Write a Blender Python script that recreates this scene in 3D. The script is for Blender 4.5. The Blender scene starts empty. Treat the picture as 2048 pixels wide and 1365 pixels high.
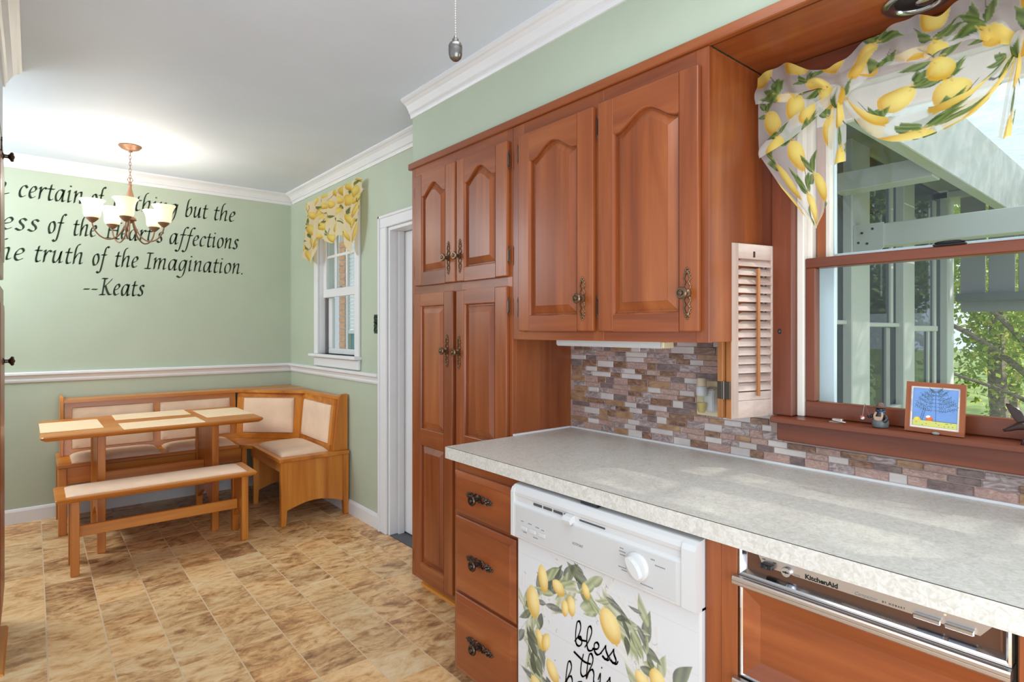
import bpy, bmesh, math, random
import numpy as np
from mathutils import Vector, Matrix, noise

random.seed(7)
SC = bpy.context.scene
COL = SC.collection

# ------------------------------------------------------------------ camera
CAMH = 1.28
cam_d = bpy.data.cameras.new('camera')
cam_d.sensor_fit = 'HORIZONTAL'
cam_d.sensor_width = 36.0
cam_d.lens = 1153.0 / 2048.0 * 36.0
cam_d.shift_y = -(682.5 - 661.13) / 2048.0
cam_d.clip_start = 0.02
cam = bpy.data.objects.new('camera', cam_d)
COL.objects.link(cam)
cam.location = (0, 0, CAMH)
cam.rotation_euler = (math.radians(90), 0, -0.693854)
SC.camera = cam

# ------------------------------------------------------------------ world, sun, large lights, exposure
w = bpy.data.worlds.new('sky'); SC.world = w
w.use_nodes = True
bgn = w.node_tree.nodes['Background']
bgn.inputs[0].default_value = (0.80, 0.90, 1.0, 1)
bgn.inputs[1].default_value = 1.25

def lamp(name, kind, loc, energy, color=(1, 1, 1), size=0.1, rot=None, size_y=None):
    l = bpy.data.lights.new(name, kind)
    l.energy = energy; l.color = color
    if kind == 'AREA':
        l.size = size
        if size_y: l.shape = 'RECTANGLE'; l.size_y = size_y
    elif kind == 'SUN':
        l.angle = size
    else:
        l.shadow_soft_size = size
    o = bpy.data.objects.new(name, l); COL.objects.link(o)
    o.location = loc
    if rot: o.rotation_euler = rot
    return o

def aim(o, target):
    d = Vector(target) - o.location
    o.rotation_euler = d.to_track_quat('-Z', 'Y').to_euler()

sun = lamp('sun', 'SUN', (12, -8, 14), 8.0, (1.0, 0.95, 0.86), 0.01)
aim(sun, (2.5, 2.0, 0))
k = lamp('kitchen_ceiling_light', 'AREA', (0.55, 0.6, 2.38), 12.5, (0.88, 0.95, 1.0), 0.9)
k2 = lamp('bounce_fill', 'AREA', (0.2, -0.7, 1.0), 36, (0.80, 0.91, 1.0), 1.6)  # added fill behind the camera, throws light up at the ceiling
aim(k2, (0.65, 1.9, 2.4))
d1 = lamp('dining_side_fill', 'AREA', (-0.98, 4.3, 1.85), 50, (0.84, 0.93, 1.0), 1.1)  # added fill in front of the left wall, no window modelled there
aim(d1, (1.2, 4.1, 1.0))

wd = lamp('window_daylight', 'AREA', (1.98, -0.16, 1.5), 5.5, (0.92, 0.97, 1.0), 0.42, size_y=0.8)
aim(wd, (1.2, 0.55, 1.3))
SC.view_settings.view_transform = 'Standard'
SC.view_settings.look = 'None'
SC.view_settings.gamma = 1.0
SC.view_settings.use_curve_mapping = False
SC.view_settings.exposure = 0.0

# ------------------------------------------------------------------ helpers
def lin(c):
    c = c / 255.0
    return c / 12.92 if c <= 0.04045 else ((c + 0.055) / 1.055) ** 2.4
def rgb(r, g, b): return (lin(r), lin(g), lin(b), 1.0)

LOC = {}
def obj(name, bm, mat, parent=None, smooth=False, kind=None, recalc=True):
    if recalc: bmesh.ops.recalc_face_normals(bm, faces=bm.faces[:])
    if smooth:
        for f in bm.faces: f.smooth = True
        for e in bm.edges:
            if len(e.link_faces) == 2 and e.calc_face_angle(0) > 0.7: e.smooth = False
    off = LOC.get(parent.name, Vector()) if parent else Vector()
    if off.length: bmesh.ops.translate(bm, verts=bm.verts, vec=-off)
    me = bpy.data.meshes.new(name)
    bm.to_mesh(me); bm.free()
    for m in (mat if isinstance(mat, (list, tuple)) else [mat]): me.materials.append(m)
    o = bpy.data.objects.new(name, me); COL.objects.link(o)
    if parent: o.parent = parent; LOC[o.name] = off.copy()
    else: LOC[o.name] = Vector()
    if kind: o['kind'] = kind
    return o
def tag(o, label=None, cat=None, group=None):
    if label: o['label'] = label
    if cat: o['category'] = cat
    if group: o['group'] = group
    return o
def thing(name, label, cat, loc, group=None):
    o = bpy.data.objects.new(name, None); COL.objects.link(o)
    o.location = loc; o.empty_display_size = 0.05
    LOC[o.name] = Vector(loc)
    return tag(o, label, cat, group)
def group_part(name, parent):
    o = bpy.data.objects.new(name, None); COL.objects.link(o)
    o.parent = parent; o.empty_display_size = 0.02
    LOC[o.name] = LOC[parent.name].copy()
    return o
def B(): return bmesh.new()

def box(bm, x0, x1, y0, y1, z0, z1, bev=0.0, seg=1, mi=0):
    if x0 > x1: x0, x1 = x1, x0
    if y0 > y1: y0, y1 = y1, y0
    if z0 > z1: z0, z1 = z1, z0
    v = [bm.verts.new(p) for p in ((x0,y0,z0),(x1,y0,z0),(x1,y1,z0),(x0,y1,z0),(x0,y0,z1),(x1,y0,z1),(x1,y1,z1),(x0,y1,z1))]
    fs = [bm.faces.new([v[i] for i in q]) for q in ((0,3,2,1),(4,5,6,7),(0,1,5,4),(1,2,6,5),(2,3,7,6),(3,0,4,7))]
    for f in fs: f.material_index = mi
    if bev > 0:
        es = list({e for f in fs for e in f.edges})
        r = bmesh.ops.bevel(bm, geom=es, offset=bev, segments=seg, affect='EDGES', profile=0.5)
        for f in r['faces']: f.material_index = mi
    return v
def boxo(name, dims, mat, parent=None, bev=0.0, seg=1, kind=None, smooth=False):
    bm = B(); box(bm, *dims, bev=bev, seg=seg); return obj(name, bm, mat, parent, smooth, kind)
def place(axis, a, p, q):
    return {'x': (a, p, q), 'y': (p, a, q), 'z': (p, q, a)}[axis]
def prism(bm, pts, axis, a0, a1, mi=0):
    lo = [bm.verts.new(place(axis, a0, *p)) for p in pts]
    hi = [bm.verts.new(place(axis, a1, *p)) for p in pts]
    n = len(pts)
    fs = [bm.faces.new(lo), bm.faces.new(hi[::-1])]
    for i in range(n): fs.append(bm.faces.new((lo[i], lo[(i+1) % n], hi[(i+1) % n], hi[i])))
    for f in fs: f.material_index = mi
    return fs
def loft(bm, loops, closed=True, cap0=False, cap1=False, mi=0):
    R = [[bm.verts.new(p) for p in L] for L in loops]
    n = len(R[0]); fs = []
    for a, b in zip(R, R[1:]):
        for i in range(n if closed else n - 1):
            j = (i + 1) % n
            try: fs.append(bm.faces.new((a[i], a[j], b[j], b[i])))
            except ValueError: pass
    if cap0: fs.append(bm.faces.new(R[0]))
    if cap1: fs.append(bm.faces.new(R[-1]))
    for f in fs: f.material_index = mi
    return R
def lathe(bm, prof, c, axis='z', seg=16, mi=0):
    loops = []
    for r, h in prof:
        L = []
        for i in range(seg):
            a = 2 * math.pi * i / seg
            p, q = r * math.cos(a), r * math.sin(a)
            d = {'z': (p, q, h), 'x': (h, p, q), 'y': (p, h, q)}[axis]
            L.append((c[0]+d[0], c[1]+d[1], c[2]+d[2]))
        loops.append(L)
    loft(bm, loops, True, True, True, mi)
def spline(pts, n=6, closed=False):
    P = [Vector(p) for p in pts]; out = []
    m = len(P)
    if m < 3: return P
    rng = range(m if closed else m - 1)
    for i in rng:
        p1, p2 = P[i], P[(i+1) % m]
        p0 = P[i-1] if (closed or i > 0) else p1 * 2 - p2
        p3 = P[(i+2) % m] if (closed or i + 2 < m) else p2 * 2 - p1
        for k in range(n):
            t = k / n
            out.append(0.5 * ((2*p1) + (p2-p0)*t + (2*p0-5*p1+4*p2-p3)*t*t + (3*p1-p0-3*p2+p3)*t**3))
    if not closed: out.append(P[-1])
    return out
def tube(bm, pts, r, seg=6, closed=False, mi=0, caps=True):
    P = [Vector(p) for p in pts]; loops = []
    n = len(P)
    prev = None
    for i, p in enumerate(P):
        if closed: t = P[(i+1) % n] - P[i-1]
        else: t = P[min(i+1, n-1)] - P[max(i-1, 0)]
        t.normalize()
        if prev is None:
            a = Vector((0, 0, 1)) if abs(t.z) < 0.9 else Vector((1, 0, 0))
            u = t.cross(a).normalized()
        else:
            u = (prev - t * prev.dot(t)).normalized()
        prev = u
        v = t.cross(u)
        rr = r[i] if isinstance(r, (list, tuple)) else r
        loops.append([p + (u * math.cos(2*math.pi*j/seg) + v * math.sin(2*math.pi*j/seg)) * rr for j in range(seg)])
    if closed: loops.append(loops[0])
    loft(bm, loops, True, caps and not closed, caps and not closed, mi)
def ball(bm, c, rx, ry=None, rz=None, seg=10, mi=0):
    ry = ry or rx; rz = rz or rx
    r = bmesh.ops.create_uvsphere(bm, u_segments=seg, v_segments=max(5, seg//2+1), radius=1.0)
    for v in r['verts']: v.co = Vector((v.co.x*rx + c[0], v.co.y*ry + c[1], v.co.z*rz + c[2]))
    for f in {f for v in r['verts'] for f in v.link_faces}: f.material_index = mi
def puff(bm, o, ux, uy, w, h, nrm, th, n=12, m=10, pw=5, edge=0.0):
    """soft pad: grid dome on the rectangle o + ux*w, uy*h; bulges along nrm"""
    o, ux, uy, nrm = map(Vector, (o, ux, uy, nrm))
    V = []
    for j in range(m + 1):
        b = j / m; row = []
        for i in range(n + 1):
            a = i / n
            a2 = 0.5 - 0.5*math.cos(math.pi*a) if True else a
            b2 = 0.5 - 0.5*math.cos(math.pi*b)
            hgt = max(0, 1 - abs(2*a2-1)**pw) ** 0.5 * max(0, 1 - abs(2*b2-1)**pw) ** 0.5
            row.append(bm.verts.new(o + ux*(w*a2) + uy*(h*b2) + nrm*(edge + (th-edge)*hgt)))
        V.append(row)
    for j in range(m):
        for i in range(n):
            bm.faces.new((V[j][i], V[j][i+1], V[j+1][i+1], V[j+1][i]))
    loop = V[0][:] + [V[j][n] for j in range(1, m+1)] + V[m][n-1::-1] + [V[j][0] for j in range(m-1, 0, -1)]
    bot = [bm.verts.new(v.co - nrm*(edge + 0.004)) for v in loop]
    k = len(loop)
    for i in range(k): bm.faces.new((loop[i], loop[(i+1) % k], bot[(i+1) % k], bot[i]))

# ------------------------------------------------------------------ materials
def mat(name, color=(0.8, 0.8, 0.8, 1), rough=0.5, metal=0.0, spec=0.5, coat=0.0, emit=None, estr=1.0):
    m = bpy.data.materials.new(name); m.use_nodes = True
    p = m.node_tree.nodes['Principled BSDF']
    p.inputs['Base Color'].default_value = color
    p.inputs['Roughness'].default_value = rough
    p.inputs['Metallic'].default_value = metal
    p.inputs['Specular IOR Level'].default_value = spec
    p.inputs['Coat Weight'].default_value = coat
    if emit:
        p.inputs['Emission Color'].default_value = emit
        p.inputs['Emission Strength'].default_value = estr
    return m
def N(m, t, **kw):
    n = m.node_tree.nodes.new(t)
    for k_, v in kw.items(): setattr(n, k_, v)
    return n
def link(m, a, b): m.node_tree.links.new(a, b)
def ramp(m, stops):
    r = N(m, 'ShaderNodeValToRGB'); e = r.color_ramp.elements
    while len(e) > 1: e.remove(e[0])
    e[0].position, e[0].color = stops[0]
    for p_, c_ in stops[1:]:
        x = e.new(p_); x.color = c_
    return r
def objcoord(m, rnd=True, scale=(1, 1, 1)):
    tc = N(m, 'ShaderNodeTexCoord'); mp = N(m, 'ShaderNodeMapping')
    mp.inputs['Scale'].default_value = scale
    if rnd:
        oi = N(m, 'ShaderNodeObjectInfo'); mu = N(m, 'ShaderNodeVectorMath', operation='SCALE')
        mu.inputs[0].default_value = (13.1, 7.7, 17.3)
        link(m, oi.outputs['Random'], mu.inputs['Scale'])
        ad = N(m, 'ShaderNodeVectorMath', operation='ADD')
        link(m, tc.outputs['Object'], ad.inputs[0]); link(m, mu.outputs[0], ad.inputs[1])
        link(m, ad.outputs[0], mp.inputs['Vector'])
    else: link(m, tc.outputs['Object'], mp.inputs['Vector'])
    return mp
def noise_tex(m, vec, scale, detail=6, rough=0.6, dist=0.0):
    n = N(m, 'ShaderNodeTexNoise')
    n.inputs['Scale'].default_value = scale; n.inputs['Detail'].default_value = detail
    n.inputs['Roughness'].default_value = rough; n.inputs['Distortion'].default_value = dist
    link(m, vec, n.inputs['Vector']); return n
def mixc(m, fac, a, b, mode='MIX'):
    x = N(m, 'ShaderNodeMix', data_type='RGBA', blend_type=mode)
    if isinstance(fac, (int, float)): x.inputs[0].default_value = fac
    else: link(m, fac, x.inputs[0])
    for s, v in ((x.inputs[6], a), (x.inputs[7], b)):
        if isinstance(v, tuple): s.default_value = v
        else: link(m, v, s)
    return x.outputs[2]
def bump(m, h, strength=0.2, dist=0.002):
    b = N(m, 'ShaderNodeBump'); b.inputs['Strength'].default_value = strength; b.inputs['Distance'].default_value = dist
    link(m, h, b.inputs['Height'])
    link(m, b.outputs[0], m.node_tree.nodes['Principled BSDF'].inputs['Normal'])
def wood(name, dark, mid, light, axis, rough=0.32, coat=0.15, freq=1.0, var=0.5):
    m = mat(name, mid, rough, coat=coat*.5)
    m.node_tree.nodes['Principled BSDF'].inputs['Coat Roughness'].default_value = 0.18
    s = [9*freq, 9*freq, 9*freq]; s['xyz'.index(axis)] = 0.7*freq
    mp = objcoord(m, True, s)
    n1 = noise_tex(m, mp.outputs[0], 1.0, 5, 0.55, 0.6)
    s2 = [60*freq]*3; s2['xyz'.index(axis)] = 2.0*freq
    mp2 = objcoord(m, True, s2)
    n2 = noise_tex(m, mp2.outputs[0], 1.0, 4, 0.6, 0.2)
    r = ramp(m, [(0.3, dark), (0.5, mid), (0.72, light)])
    link(m, n1.outputs['Fac'], r.inputs[0])
    r2 = ramp(m, [(0.3, (0.72, 0.72, 0.72, 1)), (0.6, (1, 1, 1, 1))])
    link(m, n2.outputs['Fac'], r2.inputs[0])
    c = mixc(m, 0.55, r.outputs[0], r2.outputs[0], 'MULTIPLY')
    link(m, c, m.node_tree.nodes['Principled BSDF'].inputs['Base Color'])
    bump(m, n2.outputs['Fac'], 0.06, 0.001)
    return m

CD, CM, CL = rgb(118, 56, 25), rgb(143, 73, 34), rgb(168, 96, 50)
W_V = wood('cherry_wood_upright_grain', CD, CM, CL, 'z')
W_H = wood('cherry_wood_cross_grain', CD, CM, CL, 'y')
W_X = wood('cherry_wood_deep_grain', CD, CM, CL, 'x')
D_V = wood('dark_cherry_upright', rgb(84, 38, 20), rgb(112, 54, 30), rgb(134, 70, 42), 'z', 0.35)
D_H = wood('dark_cherry_cross', rgb(84, 38, 20), rgb(112, 54, 30), rgb(134, 70, 42), 'y', 0.35)
PD, PM, PL_ = rgb(170, 92, 26), rgb(204, 124, 44), rgb(226, 150, 66)
P_X = wood('pine_stained_long', PD, PM, PL_, 'x', 0.3, 0.2, 0.8)
P_Y = wood('pine_stained_deep', PD, PM, PL_, 'y', 0.3, 0.2, 0.8)
P_Z = wood('pine_stained_upright', PD, PM, PL_, 'z', 0.3, 0.2, 0.8)
SH_V = wood('shutter_wood_upright', rgb(176, 146, 130), rgb(204, 178, 164), rgb(222, 200, 188), 'z', 0.45, 0.05)
SH_H = wood('shutter_wood_cross', rgb(176, 146, 130), rgb(204, 178, 164), rgb(222, 200, 188), 'x', 0.45, 0.05)
SH_D = wood('shutter_edge_wood', rgb(140, 82, 40), rgb(172, 108, 58), rgb(190, 130, 76), 'z', 0.45)

def paint(name, c, rough=0.55, amt=0.04, sc=3.0):
    m = mat(name, c, rough)
    mp = objcoord(m, False)
    n = noise_tex(m, mp.outputs[0], sc, 4)
    d = tuple(x*(1-amt*2) for x in c[:3]) + (1,); l = tuple(min(1, x*(1+amt)) for x in c[:3]) + (1,)
    r = ramp(m, [(0.35, d), (0.65, l)]); link(m, n.outputs['Fac'], r.inputs[0])
    link(m, r.outputs[0], m.node_tree.nodes['Principled BSDF'].inputs['Base Color'])
    n2 = noise_tex(m, mp.outputs[0], 60, 3); bump(m, n2.outputs['Fac'], 0.05, 0.001)
    return m
GREEN = paint('sage_green_paint', rgb(179, 189, 168), 0.5, 0.015)
CEIL = paint('ceiling_white_paint', rgb(216, 225, 236), 0.6, 0.02, 1.2)
WHITE = paint('white_trim_paint', rgb(226, 225, 226), 0.35, 0.012)
WHITEG = mat('white_gloss_plastic', rgb(204, 203, 202), 0.25)
GREYTXT = mat('grey_print', rgb(120, 122, 125), 0.5)
BLACKP = mat('black_plastic', rgb(22, 22, 24), 0.35)
DARKGAP = mat('dark_gap', rgb(18, 15, 13), 0.9)
CHROME = mat('chrome', rgb(205, 207, 212), 0.14, 1.0)
BRUSHED = mat('brushed_steel', rgb(200, 188, 178), 0.32, 1.0)
BRONZE = mat('antique_bronze', rgb(120, 96, 74), 0.3, 0.9)
PEWTER = mat('dark_pewter', rgb(86, 74, 68), 0.28, 0.95)
COPPER = mat('chandelier_bronze', rgb(138, 104, 80), 0.42, 0.45)
TEXTG = mat('dark_green_decal', rgb(78, 96, 74), 0.55)
BROWNINK = mat('brown_ink', rgb(58, 46, 42), 0.6)
PLASTER_IV = mat('ivory_plastic', rgb(222, 206, 170), 0.35)

def cloth(name, c, amt=0.05):
    m = mat(name, c, 0.9, spec=0.2)
    m.node_tree.nodes['Principled BSDF'].inputs['Sheen Weight'].default_value = 0.2
    mp = objcoord(m, True); n = noise_tex(m, mp.outputs[0], 7, 3)
    d = tuple(x*(1-amt) for x in c[:3]) + (1,); l = tuple(min(1, x*(1+amt)) for x in c[:3]) + (1,)
    r = ramp(m, [(0.35, d), (0.65, l)]); link(m, n.outputs['Fac'], r.inputs[0])
    link(m, r.outputs[0], m.node_tree.nodes['Principled BSDF'].inputs['Base Color'])
    n2 = noise_tex(m, mp.outputs[0], 400, 2); bump(m, n2.outputs['Fac'], 0.15, 0.001)
    return m
SUEDE = cloth('beige_suede', rgb(236, 202, 172))
MATC = cloth('cream_placemat', rgb(242, 208, 166), 0.03)

def tile_floor():
    m = mat('slate_look_vinyl', rgb(190, 150, 105), 0.36)
    mp = objcoord(m, True, (1, 1.6, 1))
    n1 = noise_tex(m, mp.outputs[0], 4.2, 8, 0.6, 2.2)
    n2 = noise_tex(m, mp.outputs[0], 11, 9, 0.7, 1.6)
    mm = N(m, 'ShaderNodeMath', operation='MULTIPLY_ADD')
    link(m, n2.outputs['Fac'], mm.inputs[0]); mm.inputs[1].default_value = 0.5; mm.inputs[2].default_value = 0.0
    ad = N(m, 'ShaderNodeMath', operation='ADD'); mu = N(m, 'ShaderNodeMath', operation='MULTIPLY'); mu.inputs[1].default_value = 0.5
    link(m, n1.outputs['Fac'], mu.inputs[0]); link(m, mu.outputs[0], ad.inputs[0]); link(m, mm.outputs[0], ad.inputs[1])
    oi = N(m, 'ShaderNodeObjectInfo')
    sh = N(m, 'ShaderNodeMath', operation='MULTIPLY_ADD'); sh.inputs[1].default_value = 0.10; sh.inputs[2].default_value = -0.045
    link(m, oi.outputs['Random'], sh.inputs[0])
    a2 = N(m, 'ShaderNodeMath', operation='ADD'); link(m, ad.outputs[0], a2.inputs[0]); link(m, sh.outputs[0], a2.inputs[1])
    r = ramp(m, [(0.30, rgb(108, 78, 56)), (0.40, rgb(166, 120, 80)), (0.47, rgb(208, 160, 108)), (0.54, rgb(230, 190, 138)), (0.64, rgb(240, 210, 166))])
    link(m, a2.outputs[0], r.inputs[0])
    # a grey-brown or orange cast per tile
    wn = N(m, 'ShaderNodeTexWhiteNoise', noise_dimensions='1D'); link(m, oi.outputs['Random'], wn.inputs['W'])
    r3 = ramp(m, [(0.0, (0.86, 0.88, 0.90, 1)), (0.45, (1, 1, 1, 1)), (1.0, (1.04, 0.94, 0.82, 1))])
    link(m, wn.outputs['Value'], r3.inputs[0])
    c = mixc(m, 0.8, r.outputs[0], r3.outputs[0], 'MULTIPLY')
    link(m, c, m.node_tree.nodes['Principled BSDF'].inputs['Base Color'])
    bump(m, n2.outputs['Fac'], 0.25, 0.003)
    return m
FLOORT = tile_floor()
GROUT = mat('tan_grout', rgb(224, 196, 160), 0.6)

def stone(name, stops, sc=18, dist=1.2, rough=0.3, bstr=0.1, stretch=(1, 1, 2.2)):
    m = mat(name, stops[1][1], rough)
    mp = objcoord(m, True, stretch)
    n = noise_tex(m, mp.outputs[0], sc, 6, 0.65, dist)
    r = ramp(m, stops); link(m, n.outputs['Fac'], r.inputs[0])
    link(m, r.outputs[0], m.node_tree.nodes['Principled BSDF'].inputs['Base Color'])
    n2 = noise_tex(m, mp.outputs[0], sc*3, 4); bump(m, n2.outputs['Fac'], bstr, 0.003)
    return m
SPL = [
    stone('tile_pale_glass', [(0.3, rgb(196, 184, 180)), (0.6, rgb(216, 206, 200)), (0.8, rgb(226, 218, 212))], 6, 0.3, 0.15, 0.02),
    stone('tile_pink_rippled', [(0.3, rgb(158, 122, 112)), (0.5, rgb(184, 150, 138)), (0.7, rgb(208, 180, 168))], 40, 2.0, 0.3, 0.9),
    stone('tile_brown_marble', [(0.3, rgb(94, 68, 56)), (0.5, rgb(138, 104, 84)), (0.7, rgb(178, 142, 114))], 22, 1.8, 0.2, 0.1),
    stone('tile_dark_slate', [(0.3, rgb(100, 84, 82)), (0.5, rgb(128, 108, 104)), (0.75, rgb(154, 134, 128))], 26, 1.0, 0.25, 0.1),
    stone('tile_grey_veined', [(0.3, rgb(112, 94, 92)), (0.48, rgb(160, 140, 136)), (0.6, rgb(190, 174, 170)), (0.75, rgb(206, 192, 186))], 16, 3.0, 0.2, 0.15),
    stone('tile_gold_brown', [(0.3, rgb(134, 98, 72)), (0.5, rgb(168, 130, 98)), (0.7, rgb(192, 158, 124))], 14, 1.4, 0.22, 0.1),
]
SPLG = mat('mosaic_grout', rgb(182, 158, 150), 0.7)

def laminate():
    m = mat('cream_laminate', rgb(206, 202, 193), 0.35)
    mp = objcoord(m, False)
    n = noise_tex(m, mp.outputs[0], 70, 5, 0.6, 1.5); n2 = noise_tex(m, mp.outputs[0], 4, 3)
    r = ramp(m, [(0.35, rgb(190, 185, 174)), (0.55, rgb(208, 204, 196)), (0.7, rgb(218, 214, 206))]); link(m, n.outputs['Fac'], r.inputs[0])
    r2 = ramp(m, [(0.3, (0.95, 0.95, 0.95, 1)), (0.7, (1, 1, 1, 1))]); link(m, n2.outputs['Fac'], r2.inputs[0])
    link(m, mixc(m, 1.0, r.outputs[0], r2.outputs[0], 'MULTIPLY'), m.node_tree.nodes['Principled BSDF'].inputs['Base Color'])
    return m
LAM = laminate()

def glass(name, tint=(1, 1, 1, 1), refl=0.06):
    m = bpy.data.materials.new(name); m.use_nodes = True
    nt = m.node_tree; nt.nodes.remove(nt.nodes['Principled BSDF'])
    o = nt.nodes['Material Output']
    t = N(m, 'ShaderNodeBsdfTransparent'); t.inputs[0].default_value = tint
    g = N(m, 'ShaderNodeBsdfGlossy'); g.inputs['Roughness'].default_value = 0.02
    f = N(m, 'ShaderNodeLayerWeight'); f.inputs[0].default_value = 0.5
    pw = N(m, 'ShaderNodeMath', operation='POWER'); pw.inputs[1].default_value = 5.0
    ma = N(m, 'ShaderNodeMath', operation='MULTIPLY_ADD'); ma.inputs[1].default_value = 0.5; ma.inputs[2].default_value = 0.025
    mx = N(m, 'ShaderNodeMixShader')
    link(m, f.outputs['Facing'], pw.inputs[0]); link(m, pw.outputs[0], ma.inputs[0]); link(m, ma.outputs[0], mx.inputs[0])
    link(m, t.outputs[0], mx.inputs[1]); link(m, g.outputs[0], mx.inputs[2]); link(m, mx.outputs[0], o.inputs[0])
    return m
GLASS = glass('window_glass', (0.94, 0.97, 0.97, 1))
SCREEN = glass('porch_screened_glass', (0.42, 0.45, 0.47, 1))

def colmat(name, sheer=False, base_t=0.45, rough=0.9):
    """colours from the mesh attribute 'paint'; sheer cloth lets light through, more where alpha is low"""
    m = bpy.data.materials.new(name); m.use_nodes = True
    nt = m.node_tree; p = nt.nodes['Principled BSDF']; o = nt.nodes['Material Output']
    a = N(m, 'ShaderNodeVertexColor'); a.layer_name = 'paint'
    if not sheer:
        link(m, a.outputs['Color'], p.inputs['Base Color']); p.inputs['Roughness'].default_value = rough
        return m
    nt.nodes.remove(p)
    d = N(m, 'ShaderNodeBsdfDiffuse'); tr = N(m, 'ShaderNodeBsdfTranslucent'); tp = N(m, 'ShaderNodeBsdfTransparent')
    link(m, a.outputs['Color'], d.inputs[0]); link(m, a.outputs['Color'], tr.inputs[0])
    m1 = N(m, 'ShaderNodeMixShader'); m1.inputs[0].default_value = 0.45
    link(m, d.outputs[0], m1.inputs[1]); link(m, tr.outputs[0], m1.inputs[2])
    m2 = N(m, 'ShaderNodeMixShader')
    link(m, a.outputs['Alpha'], m2.inputs[0]); link(m, tp.outputs[0], m2.inputs[1]); link(m, m1.outputs[0], m2.inputs[2])
    link(m, m2.outputs[0], o.inputs[0])
    return m
SHEER = colmat('lemon_sheer_fabric', True)
PRINT = colmat('printed_vinyl', False, rough=0.45)

# ------------------------------------------------------------------ raster painting into mesh colours
class Canvas:
    def __init__(s, W, H, bg, alpha=1.0):
        s.W, s.H = W, H
        s.a = np.zeros((H, W, 4), np.float32); s.a[..., :3] = np.array(bg[:3]); s.a[..., 3] = alpha
    def region(s, cx, cy, r):
        x0, x1 = max(0, int(cx-r)-1), min(s.W, int(cx+r)+2); y0, y1 = max(0, int(cy-r)-1), min(s.H, int(cy+r)+2)
        if x0 >= x1 or y0 >= y1: return None
        yy, xx = np.mgrid[y0:y1, x0:x1].astype(np.float32)
        return (slice(y0, y1), slice(x0, x1)), xx, yy
    def blend(s, sl, col, al, ca=None):
        t = s.a[sl]; al3 = al[..., None]
        t[..., :3] = t[..., :3]*(1-al3) + col*al3
        if ca is not None: t[..., 3] = t[..., 3]*(1-al) + ca*al
    def lemon(s, cx, cy, L, Wd, ang, c1, c2, al=1.0, ca=None):
        g = s.region(cx, cy, L*1.3)
        if g is None: return
        sl, xx, yy = g; ca_, sa = math.cos(ang), math.sin(ang)
        p = ((xx-cx)*ca_ + (yy-cy)*sa)/L; q = (-(xx-cx)*sa + (yy-cy)*ca_)/Wd
        wd = np.clip(1 - np.abs(p)**2.2, 0, 1)**0.5 + 0.14*np.exp(-((np.abs(p)-1.02)/0.1)**2)
        e = np.clip((wd - np.abs(q))*Wd*0.8, 0, 1)
        sh = np.clip(1 - ((p+0.25)**2 + (q+0.3)**2)*0.75, 0, 1)[..., None]
        s.blend(sl, np.array(c1[:3])*(1-sh) + np.array(c2[:3])*sh, e*al, ca)
    def leaf(s, cx, cy, L, Wd, ang, c1, c2, al=1.0, ca=None):
        """from (cx,cy) outward along ang"""
        mx, my = cx + math.cos(ang)*L/2, cy + math.sin(ang)*L/2
        g = s.region(mx, my, L*0.6)
        if g is None: return
        sl, xx, yy = g; ca_, sa = math.cos(ang), math.sin(ang)
        p = ((xx-cx)*ca_ + (yy-cy)*sa)/L; q = (-(xx-cx)*sa + (yy-cy)*ca_)/Wd
        wd = np.where((p > 0) & (p < 1), np.sin(np.pi*np.clip(p, 0, 1)**0.8)*(1-0.25*p), -1)
        e = np.clip((wd - np.abs(q + 0.25*np.sin(p*3)))*Wd*0.9, 0, 1)
        st = (0.5 + 0.5*np.sin(q*5 + p*9))*0.5 + np.clip(q*0.5+0.5, 0, 1)*0.5
        s.blend(sl, np.array(c1[:3])*(1-st[..., None]) + np.array(c2[:3])*st[..., None], e*al, ca)
    def line(s, pts, wd, col, al=1.0, ca=None):
        for (xa, ya), (xb, yb) in zip(pts, pts[1:]):
            r = math.hypot(xb-xa, yb-ya)/2 + wd + 1
            g = s.region((xa+xb)/2, (ya+yb)/2, r)
            if g is None: continue
            sl, xx, yy = g; dx, dy = xb-xa, yb-ya; d2 = dx*dx+dy*dy+1e-6
            t = np.clip(((xx-xa)*dx + (yy-ya)*dy)/d2, 0, 1)
            dd = np.hypot(xx-xa-t*dx, yy-ya-t*dy)
            s.blend(sl, np.array(col[:3]), np.clip(wd/2 - dd + 0.5, 0, 1)*al, ca)
    def rect(s, x0, y0, x1, y1, col, al=1.0):
        t = s.a[max(0,int(y0)):int(y1), max(0,int(x0)):int(x1)]
        t[..., :3] = t[..., :3]*(1-al) + np.array(col[:3])*al
    def sample(s, u, v):
        x = np.clip((u*(s.W-1)), 0, s.W-1).astype(int); y = np.clip((v*(s.H-1)), 0, s.H-1).astype(int)
        return s.a[y, x]

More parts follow.
